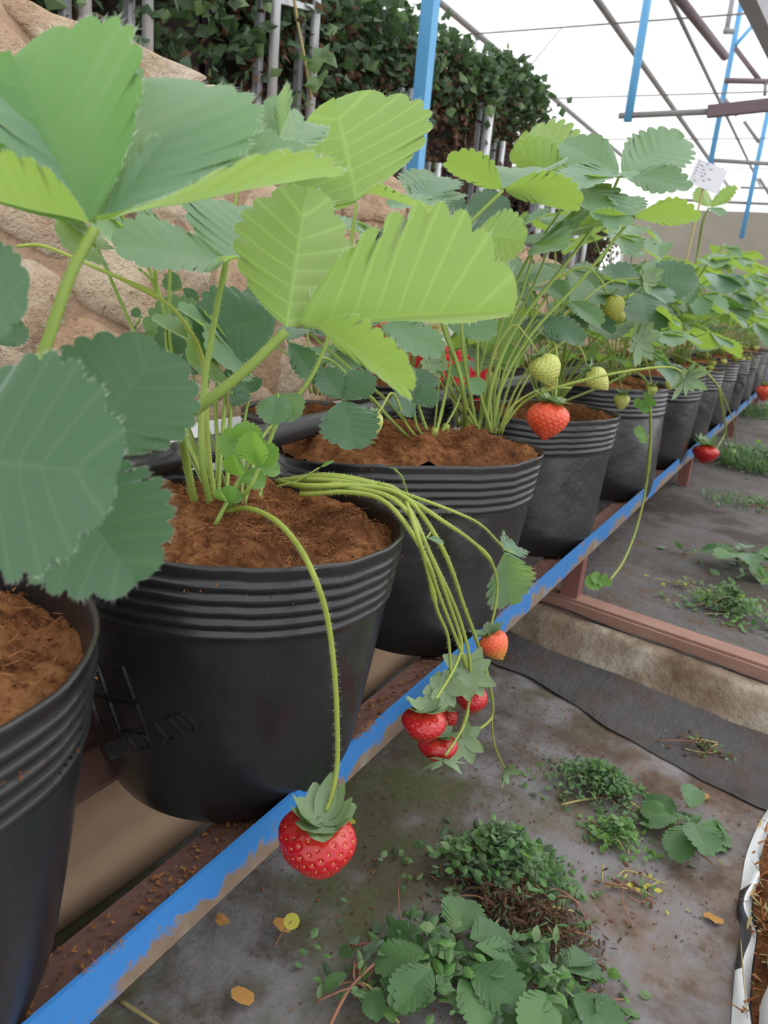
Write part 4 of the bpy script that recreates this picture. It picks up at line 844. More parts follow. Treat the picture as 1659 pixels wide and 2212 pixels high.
lf([C2b+V(-.03, 0, 0), P(740, 800, .88), P(690, 770, .84), P(622, 738, .80)], [(P(690, 822, .80), .6, N(.3, .9), .2, .2), (P(640, 700, .84), .7, N(.5, .8), .2, .2)], r0=.0018, r1=.0014, mat='leaf_dark')
lf([C2+V(.02, .02, 0), P(1110, 800, 1.16), P(1140, 720, 1.15), P(1162, 690, 1.14)], [(P(1266, 732, 1.12), .62, N(.5, .85), .2, .2)], r0=.0018, r1=.0014, mat='leaf_dark')
lf([C2+V(.02, .02, 0), P(1120, 780, 1.2), P(1180, 700, 1.22), P(1228, 652, 1.22)], [(P(1182, 606, 1.24), .85, N(.5, .85), .25, .2), (P(1302, 690, 1.18), .62, N(.55, .8), .3, .35), (P(1290, 615, 1.28), .85, N(.5, .85), .2, .1)], r0=.002, r1=.0014)
lf([C2, P(1080, 800, 1.18), P(1060, 700, 1.25), P(1080, 620, 1.3)], [(P(1030, 590, 1.3), .9, N(.4, .8), .2, .1), (P(1130, 560, 1.35), .9, N(.4, .8), .2, .1), (P(1130, 640, 1.25), .9, N(.5, .8), .2, .2)], r0=.002, r1=.0014)
lf([C2, P(1060, 850, 1.15), P(1075, 780, 1.2), P(1080, 745, 1.22)], [(P(1110, 690, 1.22), 1.0, N(.3, -.9), .2, 0), (P(1040, 740, 1.2), .9, N(.3, -.9), .2, 0), (P(1125, 790, 1.2), .8, N(.4, .8), .2, .1)], r0=.0018, r1=.0014, young=True)
lf([C2b, P(985, 880, 1.05), P(1000, 830, 1.06), P(1012, 815, 1.06)], [(P(1040, 850, 1.05), .95, N(.3, .9), .2, .1), (P(975, 790, 1.08), .9, N(.3, .9), .2, 0)], r0=.0016, r1=.0012)
lf([C2b+V(-.02, 0, 0), P(850, 880, 1.0), P(760, 800, 1.0), P(670, 720, 1.0), P(640, 690, 1.)], [(P(760, 690, 1.0), .8, N(.4, .8), .2, .1), (P(600, 640, 1.0), .8, N(.4, .8), .2, .1)], r0=.0022, r1=.0016, mat='leaf_dark')
for (a, b, d) in ((905, 700, 1.06), (1035, 690, 1.12), (1125, 640, 1.15), (1060, 640, 1.16), (870, 640, 1.05), (1160, 600, 1.22)):
    st = [C2+V(RS.uniform(-.04, .03), RS.uniform(-.02, .03), 0), P(a*.5+515, b+130, d), P(a, b, d), P(a+(a-1000)*.25, b-110, d)]
    lf(st, trifol(np.array(st[-1]), N(.15, .1, (a-1000)/300), .085, N(.9, .3)), r0=.0024, r1=.0018)
# woody crown bases of the oval pot plant
for cx_, cy_, w in ((950, 955, .009), (1005, 935, .012), (1060, 925, .010), (925, 965, .008)):
    a = Z(cx_, cy_+8, ZRIM); stalk(p2, [a, a+V(.002, .004, .014), a+V(.004, .006, .03)], w, w*.55, 'crown_base', 'truss', k=3)
sp = [C2+V(.02, .01, 0), P(1060, 790, 1.13), P(1105, 704, 1.12), P(1140, 730, 1.12), P(1168, 772, 1.12)]
stalk(p2, sp, .0018, .0014, 'fruit_stem', 'truss')
def pb(t, x, y, d, wpx, hpx, mat, **kw): p = P(x, y, d); return berry(t, p, bw(hpx, p)*1.04, mat, wpx/hpx, **kw)
pb(p2, 1166, 768, 1.11, 66, 72, 'green', pointy=.5, axis=(.45, .2, -.8), seed=15, calyx=(9, .5, .5, .22))
stalk(p2, [C2+V(.03, .01, 0), P(1120, 830, 1.14), P(1190, 740, 1.13), P(1204, 790, 1.11), P(1200, 860, 1.10)], .0018, .0015, 'fruit_stem', 'truss')
pb(p2, 1190, 868, 1.09, 90, 82, 'orange', pointy=.62, seed=16, calyx=(12, .5, .35, .2), fine=1.4, axis=(-.06, 0, -1))
stalk(p2, [C2+V(.03, .02, 0), P(1150, 800, 1.2), P(1225, 735, 1.22), P(1255, 755, 1.22), P(1270, 800, 1.22)], .0016, .0014, 'fruit_stem', 'truss')
pb(p2, 1272, 800, 1.21, 48, 56, 'green', pointy=.5, axis=(.75, .1, -.6), seed=17, calyx=(9, .6, .5, .26))
stalk(p2, [C2+V(.02, .02, 0), P(1090, 800, 1.18), P(1150, 690, 1.22), P(1212, 600, 1.25), P(1262, 578, 1.26), P(1292, 598, 1.26), P(1312, 636, 1.26)], .0024, .0015, 'fruit_stem', 'truss', nodes=(.9,))
pb(p2, 1318, 638, 1.25, 50, 54, 'olive', pointy=.35, axis=(.35, .1, -.9), seed=18, calyx=(9, .6, .5, .26))
stalk(p2, [P(1208, 690, 1.2), P(1260, 650, 1.22), P(1320, 608, 1.24), P(1394, 602, 1.24)], .0015, .0013, 'fruit_stem', 'truss'); bud(p2, P(1396, 602, 1.24), .032, V(.5, -.3, .1)+TOC*.3, 9, .8, n=10, wid=.34)
stalk(p2, [C2b+V(-.01, 0, 0), P(880, 920, .95), P(850, 850, .92), P(825, 880, .90), P(815, 895, .89)], .0015, .0012, 'fruit_stem', 'truss')
pb(p2, 812, 890, .90, 34, 56, 'green', pointy=.5, seed=19, calyx=(8, .6, .4, .26)); bud(p2, P(775, 945, .82), .030, V(.1, 0, -1)+TOC*.3, 10, .3, n=7, wid=.36)
stalk(p2, [C2b, P(950, 800, 1.1), P(945, 740, 1.12), P(940, 715, 1.12)], .0014, .001, 'fruit_stem', 'truss'); flower(p2, P(938, 712, 1.11), .045, TOC+V(.2, 0, .2), 1)
stalk(p2, [C2, P(1080, 700, 1.25), P(1140, 590, 1.3), P(1188, 545, 1.32)], .0014, .001, 'fruit_stem', 'truss'); flower(p2, P(1190, 535, 1.32), .026, V(.2, -.1, 1), 2); bud(p2, P(1186, 542, 1.31), .02, V(.2, -.1, .6), 11, .6, n=8, wid=.36)
stalk(p2, [C2, P(960, 840, 1.06), P(945, 800, 1.05), P(935, 785, 1.05)], .0012, .001, 'fruit_stem', 'truss'); bud(p2, P(934, 786, 1.05), .028, V(.1, 0, .3)+TOC, 12, .5, n=9, wid=.34)
stalk(p2, [C2+V(.03, .01, 0), P(1130, 870, 1.1), P(1200, 838, 1.06), P(1330, 806, 1.05), P(1440, 793, 1.06), P(1474, 806, 1.06), P(1480, 818, 1.06)], .0021, .0015, 'fruit_stem', 'truss')
bud(p2, P(1484, 818, 1.06), .036, V(.35, 0, -.5)+TOC*.5, 13, .35, n=12, wid=.26)
stalk(p2, [C2+V(.035, .01, 0), P(1105, 880, 1.1), P(1170, 840, 1.12), P(1235, 838, 1.12)], .0018, .0014, 'fruit_stem', 'truss')
# --- generated plants further along the row, each with its own seed and label
def gen_plant(label, crown, seed, nl=17, hgt=(.16, .36), reach=(.05, .19), L=(.070, .098), nb=2, hair=True, az0=None, group=None, heroes=()):
    rs = random.Random(seed); t = plant(label, crown, group); c = np.array(crown, float)
    for i in range(nl):
        az = 2*pi*i*.382+rs.uniform(-.35, .35); young = rs.random() < .18; hh = rs.uniform(*hgt)*(.55 if young else 1); rr = rs.uniform(*reach)*(.8 if young else 1)
        if i % 4 == 0: hh *= .6; rr *= 1.15
        o = V(cos(az), sin(az), 0); b = c+o*.012; J = c+o*rr+V(0, 0, hh); mid = c+o*rr*.35+V(0, 0, hh*.55)+V(rs.gauss(0, .008), rs.gauss(0, .008), 0)
        tilt = rs.uniform(-.15, .75); d = o*cos(tilt*.6)-V(0, 0, 1)*sin(tilt*.6)+V(rs.gauss(0, .3), rs.gauss(0, .3), 0); n = V(0, 0, 1)*1.+o*tilt*.8+V(rs.gauss(0, .15), rs.gauss(0, .15), 0)
        l = rs.uniform(*L)*(.62 if young else 1)
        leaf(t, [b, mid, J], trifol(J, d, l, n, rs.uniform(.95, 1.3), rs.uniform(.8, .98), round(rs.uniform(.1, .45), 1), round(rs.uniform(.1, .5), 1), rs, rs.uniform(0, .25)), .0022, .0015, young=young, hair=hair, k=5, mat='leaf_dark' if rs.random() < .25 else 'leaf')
    for i in range(nb):
        a = rs.uniform(-1., .9); o = V(cos(a), sin(a), 0); q = c+o*.10+V(0, 0, rs.uniform(.06, .14)); e = c+o*.14+V(0, 0, rs.uniform(.01, .06))
        stalk(t, [c+o*.012, c+o*.05+V(0, 0, .09), q, e], .0016, .0012, 'fruit_stem', 'truss', hair=hair, k=5); berry(t, e, rs.uniform(.026, .034), rs.choice(['green', 'green', 'olive']), .95, .5, seed=30+i % 3, fine=.7, calyx=(9, .55, .5, .26))
    return t
p3 = gen_plant('strawberry plant behind the silvery one, with a broad dark three part leaf', (-.455, 1.50, ZRIM), 41, 20, hgt=(.16, .37), nb=1)
leaf(p3, [V(-.45, 1.5, ZRIM), P(1360, 800, 1.62), P(1390, 700, 1.6), P(1386, 630, 1.56)], [(P(1306, 575, 1.58), .9, N(.5, .85), .1, .1), (P(1505, 585, 1.54), .92, N(.5, .85), .08, .1), (P(1402, 715, 1.5), .95, N(.45, .9), .1, .1)], mat='leaf_dark')
pb(p3, 1336, 668, 1.5, 34, 40, 'olive', pointy=.4, seed=20, calyx=(9, .6, .6, .3), fine=.8)
stalk(p3, [V(-.44, 1.48, ZRIM), P(1200, 700, 1.4), P(1260, 720, 1.38), P(1310, 742, 1.36), P(1355, 742, 1.36)], .0018, .0013, 'fruit_stem', 'truss'); bud(p3, P(1380, 735, 1.36), .05, V(.5, -.2, -.1)+TOC*.4, 14, .6, n=12, wid=.3)
C4 = V(-.455, 2.06, ZRIM+.02)
p4 = gen_plant('strawberry plant in the dented pot with a long green runner hanging down', C4, 42, 22, hgt=(.17, .40), reach=(.05, .23), L=(.075, .105), nb=2)
r_ = lambda x, y: X(x, y, -.262)
stalk(p4, [Z(1340, 815, ZRIM+.02), Z(1372, 806, ZRIM+.03), X(1396, 825, -.275), r_(1404, 880), r_(1404, 960), r_(1394, 1060), r_(1372, 1150), r_(1345, 1215), r_(1318, 1252)], .0032, .0022, 'runner', 'truss', nodes=(.33, .55))
for x, y, sc, tp in ((1393, 866, 1, ((-22, 12), (12, -22), (24, 8), (-4, 26))), (1396, 942, 1, ((-26, -14), (-14, 12))), (1300, 1256, 1, ((-36, 4), (-22, -14), (-4, 10), (22, 6), (8, -16), (-16, 12)))):
    q = r_(x, y); dq = -(R.T@(q-CAM))[2]
    leaf(p4, [P(x+6, y+3, dq), P(x+2, y+1, dq), q], [(P(x+dx, y+dy, dq-.01), .9, N(.3, .9, .1*i), .2, .1) for i, (dx, dy) in enumerate(tp)], .0014, .0012, young=True)
p5 = gen_plant('strawberry plant above the fork of the drooping truss with one red berry', (-.455, 2.60, ZRIM+.01), 43, 22, hgt=(.18, .42), reach=(.05, .24), L=(.08, .11), nb=1)
h5 = lambda x, y: X(x, y, -.262)
stalk(p5, [V(-.44, 2.52, ZRIM+.015), Z(1440, 766, ZRIM+.05), X(1500, 785, -.30), h5(1535, 815), h5(1556, 842)], .0036, .0034, 'fruit_stem', 'truss')
for pts in (((1550, 832), (1562, 900), (1566, 935), (1550, 965), (1540, 985)), ((1554, 838), (1566, 900), (1572, 950), (1585, 985), (1586, 1005)), ((1556, 842), (1572, 880), (1586, 915), (1588, 945), (1586, 975)), ((1584, 985), (1580, 1005), (1566, 1030))):
    stalk(p5, [h5(*q) for q in pts], .0026, .0022, 'fruit_stem', 'truss')
def hb5(x, y, w, hh, mat, **kw): p = h5(x, y); return berry(p5, p, bw(hh, p)*1.05, mat, w/hh, **kw)
hb5(1527, 962, 52, 38, 'ripe', pointy=.1, lobes=.08, seed=22, calyx=(9, .6, .9, .28)); hb5(1580, 966, 32, 34, 'green', pointy=.4, seed=23, calyx=(9, .7, .5, .3)); hb5(1560, 1020, 40, 40, 'green', pointy=.45, seed=24, calyx=(10, .6, .4, .26))
labs = ('strawberry plant of the seventh pot, with a white flower low beside it', 'strawberry plant of the emblem pot far down the row', 'strawberry plant just left of the right picture edge, ninth in the row', 'strawberry plant near the end of the bench, tenth in the row', 'last strawberry plant at the far end of the bench', )
for k, (y, lb) in enumerate(zip((3.1, 3.66, 4.3, 4.95, 5.7), ('strawberry plant with an upright bright leaf pair below the white card',)+labs[:4])):
    q = gen_plant(lb, (-.46, y, ZRIM+.02), 50+k, 22 if k < 3 else 18, hgt=(.20, .45), reach=(.06, .26), L=(.085, .12), nb=2 if k < 3 else 1, hair=k < 2)
    if k == 0:
        leaf(q, [V(-.46, y, ZRIM), P(1505, 560, 2.9), P(1518, 480, 2.8), P(1532, 448, 2.78)], [(P(1512, 402, 2.8), .9, N(.3, -.8, -.3), .3, 0), (P(1592, 402, 2.75), .45, N(.4, -.7, .4), .3, 0), (P(1560, 462, 2.7), .7, N(.7, .5), .3, .2)], .005, .004)
    if k == 2: 
        e = h5(1655, 832); stalk(q, [V(-.46, y, ZRIM+.02), V(-.34, y-.05, ZRIM+.08), e], .003, .002, 'fruit_stem', 'truss'); berry(q, e, bw(32, e)*1.1, 'orange', 1., .4, seed=25, calyx=(9, .6, .8, .28))
p = gen_plant('last strawberry plant at the far end of the bench', (-.46, 6.4, ZRIM+.02), 60, 18, hgt=(.20, .46), reach=(.06, .26), L=(.085, .12), nb=0, hair=False)
# back row: pots in the trough and their plants
bl = ('first back row pot, seen past the black pipe', 'second back row pot behind the oval pot', 'third back row pot beside the red crate', 'fourth back row pot past the red crate', 'fifth back row pot, mostly behind leaves')
for k, (y, x) in enumerate(((1.09, -.735), (1.42, -.74), (2.28, -.75), (2.95, -.75), (3.7, -.75))):
    z0 = FZ; FZ = CZ-.428
    make_pot((x, y), .125, .115, .5, 2.2, (x, y), .10, CZ-.185-.03*(k == 0), 'black '+bl[k], 60+k, segs=64, fine=.35, dent=.004, soil_low=.008); FZ = z0
    gen_plant('strawberry plant in the '+bl[k].split(',')[0].replace(' pot', ' black pot') if k else 'strawberry plant in the back row nearest the camera', (x, y, CZ-.185), 70+k, 6 if k == 0 else 13, hgt=(.10, .24) if k else (.08, .18), reach=(.04, .15) if k else (.03, .09), L=(.055, .08), nb=0, hair=k < 2)

# ------------------------------------------------------------------ red crate behind the back row
cx_, cy_, cz_ = -.86, 1.86, CZ-.25
a = X(965, 790, -.84); t = thing('plastic_crate', 'red plastic crate with slatted sides behind the strawberry stalks', 'crate', (-.88, a[1], CZ-.26)); l = Vector(t.location)
y0, y1, x0, x1, z0, z1 = a[1]-.22, a[1]+.17, -.985, -.80, CZ-.30, CZ-.085
def cpart(name, bx):
    m = MB(); 
    for q in bx: m.box(*q)
    o = m.obj(name, M['red'], t, smooth=False); o.location = -l; return o
cpart('rim', [((x1-.012, y0, z1-.03), (x1+.006, y1, z1)), ((x0-.006, y0, z1-.03), (x0+.012, y1, z1)), ((x0, y0-.006, z1-.03), (x1, y0+.012, z1)), ((x0, y1-.012, z1-.03), (x1, y1+.006, z1))])
cpart('bottom', [((x0, y0, z0), (x1, y1, z0+.008))])
for k in range(4):
    z = z0+.02+k*.042
    [cpart('slat', [q]) for q in (((x1-.008, y0, z), (x1, y1, z+.036)), ((x0, y0, z), (x1, y0+.008, z+.036)), ((x0, y1-.008, z), (x1, y1, z+.036)), ((x0, y0, z), (x0+.008, y1, z+.036)))]
for y in lin(y0+.03, y1-.03, 5): cpart('upright', [((x1-.010, y-.008, z0), (x1+.003, y+.008, z1-.02))])
for y in (y0+.006, y1-.006):
    for x in (x0, x1): cpart('corner_post', [((x-.012, y-.012, z0), (x+.006, y+.012, z1))])

# ------------------------------------------------------------------ printed card on a stick
d_ = 2.45; A_, B_, D_ = P(1508, 341, d_), P(1573, 369, d_), P(1488, 379, d_); ux, uy = B_-A_, D_-A_; Lx, Ly = np.linalg.norm(ux), np.linalg.norm(P(1546, 419, d_)-B_); ux /= Lx; uy -= ux*(uy@ux); uy /= np.linalg.norm(uy); nr = np.cross(uy, ux); nr = -nr if nr@TOC < 0 else nr
t = thing('plant_label', 'white printed card tilted on a stick above the far plants', 'label', tuple(A_+uy*Ly)); l = Vector(t.location)
m = MB(); q = [A_, A_+ux*Lx, A_+ux*Lx+uy*Ly, A_+uy*Ly]; m.add(q+[p-nr*.0012 for p in q], [(0, 1, 2, 3), (7, 6, 5, 4), (0, 4, 5, 1), (1, 5, 6, 2), (2, 6, 7, 3), (3, 7, 4, 0)]); o = m.obj('card', M['paper'], t, smooth=False); o.location = -l
m = MB(); rows = ('10 / 1 80', '20x80 / 4 80', '82 x 8C', '88 x 8 80', '82 / 280 / 88C', '5 x x / 80', '2 80 /')
for k, tx in enumerate(rows):
    hh = Ly*.05
    for x0, y0_, x1, y1_ in glyphs(tx.replace('C', '0'), hh, hh*.75, hh*.28, Lx*.06, 0):
        a = A_+ux*x0+uy*(Ly*(.115+.125*k)-y0_)+nr*.0006; b = A_+ux*x1+uy*(Ly*(.115+.125*k)-y1_)+nr*.0006; e = b-a; n_ = np.cross(e, nr); n_ /= np.linalg.norm(n_)+1e-9; n_ = n_*hh*.10; m.add([a-n_, b-n_, b+n_, a+n_], [(0, 1, 2, 3)])
o = m.obj('printed_rows', M['ink'], t, smooth=False); o.location = -l
a = A_+uy*Ly*.85+ux*Lx*.5-nr*.004; m = MB(); m.tube([a, V(a[0]-.02, a[1]+.02, CZ), V(-.44, 2.62, ZRIM+.0)], .004, 6); o = m.obj('stick', M['straw'], t); o.location = -l

# ------------------------------------------------------------------ path: grow bag bed at the right, dark strip, weeds, litter
GZ = .003
e = [Z(x, y, .012) for x, y in ((1588, 2330), (1592, 2212), (1600, 2080), (1612, 2000), (1602, 1960), (1612, 1900), (1622, 1840), (1645, 1780), (1668, 1740), (1700, 1690))]
t = thing('grow_bag', 'white plastic bed liner filled with brown coir at the right edge', 'grow bag', (.20, 1.0, 0)); l = Vector(t.location)
es = spline(e, 8); m = MB(); vs = []
for i, p in enumerate(es):
    w = .004*sin(i*.33)+.003*sin(i*.15+1); hgt = .014+.007*sin(i*.21)
    vs += [V(p[0]-.004, p[1], .004), V(p[0]+w, p[1], hgt*.6), V(p[0]+.006+w, p[1]+.002, hgt), V(p[0]+.010+w, p[1], hgt*.7), V(p[0]+.012, p[1], .006)]
m.add(vs, [(i*5+k, (i+1)*5+k, (i+1)*5+k+1, i*5+k+1) for i in range(len(es)-1) for k in range(4)]); m.mi = [(1 if 14 < i < 38 else 0) if k < 2 else 0 for i in range(len(es)-1) for k in range(4)]
o = m.obj('film_edge', [M['white'], M['black']], t); o.location = -l
m = MB(); vs = []; K = 22
for i, p in enumerate(es):
    for k in range(K+1):
        x = p[0]+.012+.30*k/K; vs.append(V(x, p[1], (.018+.03*min(1, k/6))+.012*nz3(x*20, p[1]*20, 2)+.008*nz3(x*55, p[1]*55, 4)))
m.add(vs, [(i*(K+1)+k, i*(K+1)+k+1, (i+1)*(K+1)+k+1, (i+1)*(K+1)+k) for i in range(len(es)-1) for k in range(K)]); m.f = [f[::-1] for f in m.f]
s = m.obj('coir', M['coir'], t); s.location = -l
rs = random.Random(8); m = MB(); top = [v for v in vs if v[0] < .3]
for _ in range(1500):
    p = top[rs.randrange(len(top))]+V(rs.gauss(0, .006), rs.gauss(0, .006), .004); an = rs.uniform(0, 2*pi); L = rs.uniform(.004, .02); w = rs.uniform(.0006, .0022); d = V(cos(an), sin(an), rs.uniform(-.2, .4))*L; sd = V(-sin(an), cos(an), .2)*w
    m.add([p-sd, p+sd, p+d+sd*.4, p+d-sd*.4], [(0, 1, 2, 3)], rs.choice((0, 0, 1, 2)))
o = m.obj('loose_fibre', [M['crumb'], M['fibre'], M['straw']], t, smooth=False, kind='stuff'); o.location = -l
m = MB(); q = [Z(x, y, .05) for x, y in ((1830, 1600), (1760, 1740), (1706, 1870), (1672, 1980), (1648, 2080), (1633, 2212), (1622, 2400))]; q = [p+V(.055, 0, .0) for p in q]; q = spline(q, 8); m.tube(q, [.050+.003*sin(i*.7) for i in range(len(q))], 20); o = m.obj('white_film_roll', M['white'], t); o.location = -l
# thin dark wrinkled strip along the foot of the step
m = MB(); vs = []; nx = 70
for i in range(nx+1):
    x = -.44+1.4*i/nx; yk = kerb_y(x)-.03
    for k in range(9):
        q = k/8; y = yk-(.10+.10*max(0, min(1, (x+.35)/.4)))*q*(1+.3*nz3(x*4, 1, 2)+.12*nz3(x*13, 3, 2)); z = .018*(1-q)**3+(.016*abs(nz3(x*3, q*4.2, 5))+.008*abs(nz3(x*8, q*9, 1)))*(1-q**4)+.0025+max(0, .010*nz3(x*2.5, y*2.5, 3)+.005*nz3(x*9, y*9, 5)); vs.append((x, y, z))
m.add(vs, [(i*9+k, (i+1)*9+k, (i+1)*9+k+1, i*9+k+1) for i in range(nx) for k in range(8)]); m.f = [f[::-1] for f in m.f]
M['dkstrip'] = plain('dull_dark_strip', (.075, .07, .074), (.16, .145, .15), 9, .7, .3, .6, .01)
m.obj('dark_strip', M['foot_strip'], label='dull dark wrinkled strip lying along the foot of the concrete step', category='plastic')
# weeds pulled and left on the path
def weed(label, px, py, z, rad, hgt, n, seed, size=(.012, .028), broad=0, bsize=.07, mats=('weed_leaf', 'fol_g', 'fol_l'), brown=0., grass=0, sx=1.6, wv=(.2, .34)):
    rs = random.Random(seed); c = Z(px, py, z); t = thing('weed', label, 'weed', tuple(c), 'weeds on the path'); l = Vector(t.location)
    m = MB()
    for _ in range(n):
        a = rs.uniform(0, 2*pi); rl = rad*(1+.55*nz3(cos(a)*1.5, sin(a)*1.5, seed*2.7)+.25*nz3(cos(a)*5, sin(a)*5, seed)); q = min(1.35, abs(rs.gauss(0, .58)))*rl; p = c+V(cos(a)*q*sx, sin(a)*q, max(0, hgt*(1-(q/rl)**2)*rs.uniform(.3, 1.15)*(1+.8*nz3(cos(a)*q*40, sin(a)*q*40, seed)))+.004)
        d = V(rs.gauss(0, 1), rs.gauss(0, 1), rs.gauss(0, .5)); d /= np.linalg.norm(d); nn = V(rs.gauss(0, .5), rs.gauss(0, .5)-.3, 1); s_ = np.cross(d, nn); s_ /= np.linalg.norm(s_); nn = np.cross(s_, d); S_ = rs.uniform(*size); w = S_*rs.uniform(*wv)
        mi = 3 if rs.random() < brown else rs.choice((0, 0, 0, 1, 2, 4)); m.add([p, p+d*S_*.35+s_*w, p+d*S_*.7+s_*w*.8, p+d*S_, p+d*S_*.7-s_*w*.8, p+d*S_*.35-s_*w, p+d*S_*.5+nn*S_*.08], [(0, 1, 6), (1, 2, 6), (2, 3, 6), (3, 4, 6), (4, 5, 6), (5, 0, 6)], mi)
    if n: o = m.obj('foliage', [M[mats[0]], M[mats[1]], M[mats[2]], M['fol_b'], M['leaf_mid']], t, smooth=False, kind='stuff'); o.location = -l
    m = MB()
    for _ in range(max(8, n//60)):
        a = rs.uniform(0, 2*pi); p = c+V(cos(a)*rad*sx*.5*rs.random(), sin(a)*rad*.5*rs.random(), .006); b = rs.uniform(0, 2*pi); L = rs.uniform(.5, 1.3)*rad; e = V(cos(b), sin(b)*.7, 0)*L
        m.tube(spline([p, p+e*.5+V(rs.gauss(0, .01), rs.gauss(0, .01), hgt*.6*rs.random()), p+e+V(rs.gauss(0, .015), rs.gauss(0, .015), .003)], 4), rs.uniform(.0008, .0016), 5, rs.choice((0, 0, 1)))
    o = m.obj('stem', [M['straw'], M['redstem']], t, kind='stuff'); o.location = -l
    for k in range(broad):
        a = 2*pi*k/broad+rs.uniform(-.4, .4); J = c+V(cos(a)*rad*.35, sin(a)*rad*.35, hgt*rs.uniform(.6, 1.2)); S_ = bsize*rs.uniform(.7, 1.2); tip = J+V(cos(a)*.9, sin(a)*.9, rs.uniform(-.35, .2))*S_
        lm = ob('leaf', leaflet_mesh(rs.choice((.6, .75)), .2, .4, k % 3, 9, 'weed_leaf', hair=False), t); lm.matrix_local = Matrix.Translation(-l) @ frame_matrix(J, tip, V(rs.gauss(0, .2), rs.gauss(0, .2)-.3, 1), 1)
    if grass:
        m = MB()
        for _ in range(grass):
            a = rs.uniform(0, 2*pi); q = sqrt(rs.random())*rad; p = c+V(cos(a)*q*sx, sin(a)*q, 0); d = V(rs.gauss(0, .5), rs.gauss(0, .5), 1); L = hgt*rs.uniform(.6, 1.3)*1.4; w = .0018; s_ = V(d[1], -d[0], 0); s_ = s_/(np.linalg.norm(s_)+1e-6)*w; m.add([p-s_, p+s_, p+d*L*.6+s_*.8, p+d*L*.6-s_*.8, p+d*L+V(d[0], d[1], -.35)*L*.4], [(0, 1, 2, 3), (3, 2, 4)])
        o = m.obj('grass', M['weed_leaf'], t, smooth=False, kind='stuff'); o.location = -l
    return t
weed('low bushy green weed heap with pale straggly stems, below the dark strip', 1300, 1712, 0, .050, .034, 1250, 1, (.006, .014), wv=(.14, .3))
weed('small sprig of weed right of the bushy heap, with straw coloured stems', 1520, 1625, 0, .045, .014, 110, 2, (.005, .013), brown=.55)
weed('bright curly weed just below the bushy heap', 1325, 1815, 0, .030, .024, 320, 3, (.007, .015), mats=('leaf_young', 'weed_leaf', 'fol_l'))
weed('broad leaved dark green weed with large flat leaves, in the middle right', 1475, 1815, 0, .045, .035, 16, 4, broad=8, bsize=.056)
weed('tall bushy heap of small leaved weed right of the lowest ripe berry', 1085, 1895, 0, .056, .05, 1350, 5, (.007, .018))
weed('brown dried weed heap below the bushy one', 1125, 1985, 0, .055, .024, 1700, 6, (.006, .020), brown=.85, wv=(.05, .14))
weed('large leafy weed heap with jagged leaves at the bottom edge', 960, 2120, 0, .075, .04, 300, 7, (.008, .022), broad=9, bsize=.066)
weed('flat spreading weed with long pointed leaves at the bottom, right part', 1190, 2165, 0, .060, .030, 260, 8, (.008, .022), broad=8, bsize=.062)
weed('small weed with round leaves at the bottom, left of the jagged one', 780, 2140, 0, .05, .03, 40, 9, (.01, .02), broad=6, bsize=.032)
weed('straggly pale stemmed weed on bare cloth, lower right', 1370, 1930, 0, .042, .010, 45, 10, (.005, .012), brown=.3, mats=('fol_l', 'weed_leaf', 'yleaf'))
weed('round leaved green weed on the upper path at the right edge', 1600, 1230, .085, .085, .05, 50, 11, (.02, .035), broad=9, bsize=.085)
weed('yellowish weed tuft on the upper path behind the maroon beam', 1575, 1325, .085, .060, .045, 700, 12, (.008, .018), mats=('weed_leaf', 'fol_l', 'leaf_young'))
weed('pale wilted seedling on the upper path behind the maroon beam', 1480, 1268, .085, .055, .010, 40, 13, (.006, .015), mats=('fol_l', 'yleaf', 'fol_l'))
weed('grassy green patch on the upper path right of the hanging truss', 1660, 1010, .085, .22, .06, 500, 14, (.015, .04), grass=900, sx=.9)
weed('narrow grass strip further up the path at the right edge', 1655, 900, .085, .25, .06, 260, 15, (.015, .04), grass=400, sx=.7)
weed('sprawling short grass patch in the middle of the upper path', 1645, 1095, .085, .12, .02, 160, 16, (.010, .022), grass=160)
# a lone yellow seedling leaf, twigs, dead leaves
t = thing('seedling', 'single round yellow leaf on a thin pink stem', 'seedling', tuple(Z(590, 2050, 0))); l = Vector(t.location)
a, b = Z(590, 2050, .004), Z(630, 1990, .03); m = MB(); m.tube(spline([a, (a+b)/2+V(0, 0, .004), b], 4), .0009, 6); o = m.obj('stem', M['redstem'], t); o.location = -l
me = leaflet_mesh(1.0, .05, .1, 2, 8, 'yleaf', hair=False) if False else None
m = MB(); rr = .0085; m.add([b+RT*0]+[b+V(0, 0, 0)+(RT*cos(i*pi/8)+N(.8, .5)*0+np.cross(TOC*.6+UP*.6, RT)*sin(i*pi/8))*rr for i in range(16)], [(0, 1+i, 1+(i+1) % 16) for i in range(16)]); o = m.obj('leaf', M['yleaf'], t); o.location = -l
def twig(label, pts, r, mat):
    q = spline([Z(x, y, z) for x, y, z in pts], 5); m = MB(); m.tube(q, lin(r, r*.5, len(q)), 6); m.obj('twig', M[mat], loc=tuple(q[0]), label=label, category='twig')
twig('long reddish weed stalk lying toward the bottom edge', ((700, 2240, .006), (760, 2130, .02), (850, 2050, .025), (900, 2030, .01)), .0022, 'redstem')
twig('short tan stick at the bottom, below the blue rail', ((262, 2162, .006), (320, 2200, .008), (400, 2250, .006)), .0022, 'straw')
twig('thin curved straw on the cloth, lower right', ((1375, 2020, .004), (1345, 1950, .008), (1350, 1900, .004)), .0010, 'redstem')
twig('thin straw stem leaning against the white bed liner', ((1600, 2030, .004), (1606, 2110, .05), (1615, 2200, .045)), .0009, 'straw')
rs = random.Random(77)
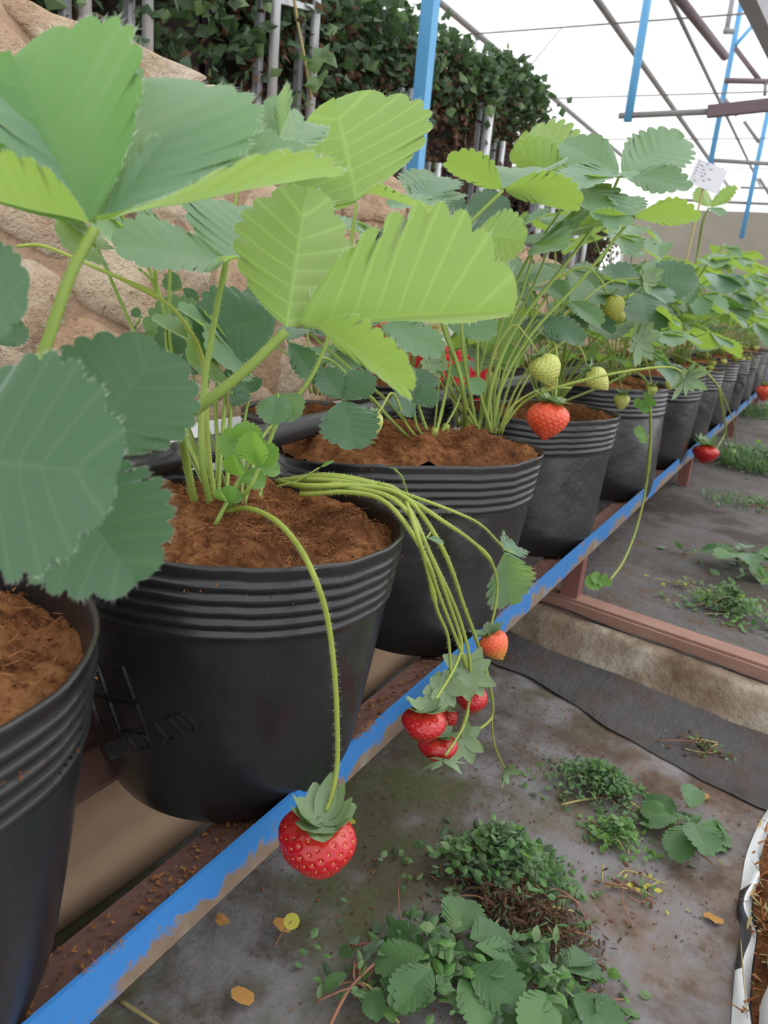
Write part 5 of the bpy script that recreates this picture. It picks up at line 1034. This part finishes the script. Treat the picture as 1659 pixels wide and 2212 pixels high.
for k, (x, y, mt, lb) in enumerate(((905, 1500, 'rot', ''), (610, 2000, 'rot', 'curled tan dead leaf left of the yellow seedling'), (480, 1990, 'rot', 'small tan dead leaf on mossy cloth under the blue rail'), (1515, 1720, 'rot', 'orange dead leaf beside the straggly sprig'), (1540, 1985, 'rot', 'pale tan dead leaf chip near the bed liner'), (752, 1775, 'yleaf', 'small yellow leaf just behind the lowest ripe berry'), (525, 2155, 'rot', 'brown dead leaf at the bottom under the rail'))):
    if not lb: continue
    p = Z(x, y, .006); m = MB(); s_ = rs.uniform(.007, .012); a = rs.uniform(0, 6); vs = [(p[0]+cos(a+i*pi/4)*s_*(1+.3*rs.random()), p[1]+sin(a+i*pi/4)*s_*.7*(1+.3*rs.random()), p[2]+.004*rs.random()) for i in range(8)]; m.add([(p[0], p[1], p[2]+.003)]+vs, [(0, 1+i, 1+(i+1) % 8) for i in range(8)]); m.obj('dead_leaf', M[mt], loc=tuple(p), label=lb, category='leaf')
# coir spilt on rail and flange, crumbs on the cloth: stuff
m = MB(); rs = random.Random(9)
for _ in range(2600):
    y = .12+abs(rs.gauss(0, 1.1)); x = RX-.006-.05*rs.random(); r_ = rs.uniform(.0006, .0022); p = V(x, y, FZ+.0015); q = [p+V(rs.gauss(0, 1), rs.gauss(0, 1), abs(rs.gauss(0, .7)))*r_ for _ in range(4)]; m.add(q, [(0, 1, 2), (0, 2, 3), (0, 3, 1), (1, 3, 2)], rs.choice((0, 1)))
for y0 in (.27, .595, .60, .605, .97, 1.02, 1.9):
    for _ in range(30):
        p = V(RX-.002, y0+rs.gauss(0, .012), RT_Z+.001); d = V(rs.gauss(.3, 1), rs.gauss(0, 1), rs.gauss(-.2, .6)); d = d/np.linalg.norm(d)*rs.uniform(.003, .010); e_ = V(.0004, .0004, .0002); m.add([p-e_, p+e_, p+d], [(0, 1, 2)], 1)
m.obj('spilt_coir', [M['crumb'], M['fibre']], smooth=False, kind='stuff', label='brown coir crumbs spilt along the blue rail', category='coir')
m = MB()
for _ in range(5200):
    x = rs.uniform(-.55, .1); y = rs.uniform(.35, 1.4)
    if nz3(x*5, y*5, 3)+.3*rs.random() < .05: continue
    if y > kerb_y(x)-.05: continue
    r_ = rs.uniform(.0006, .0018); p = V(x, y, .010*nz3(x*2.5, y*2.5, 3)+.005*nz3(x*9, y*9, 5)+.001); q = [p+V(rs.gauss(0, 1), rs.gauss(0, 1), abs(rs.gauss(0, .5)))*r_ for _ in range(4)]; m.add(q, [(0, 1, 2), (0, 2, 3), (0, 3, 1), (1, 3, 2)], rs.choice((0, 0, 1)))
M['soil_crumb'] = plain('dark_soil_crumb', (.055, .032, .02), (.15, .085, .052), 90, .95, .1)
m.obj('soil_crumbs', [M['soil_crumb'], M['crumb']], smooth=False, kind='stuff', label='brown soil crumbs strewn over the ground cloth', category='soil')
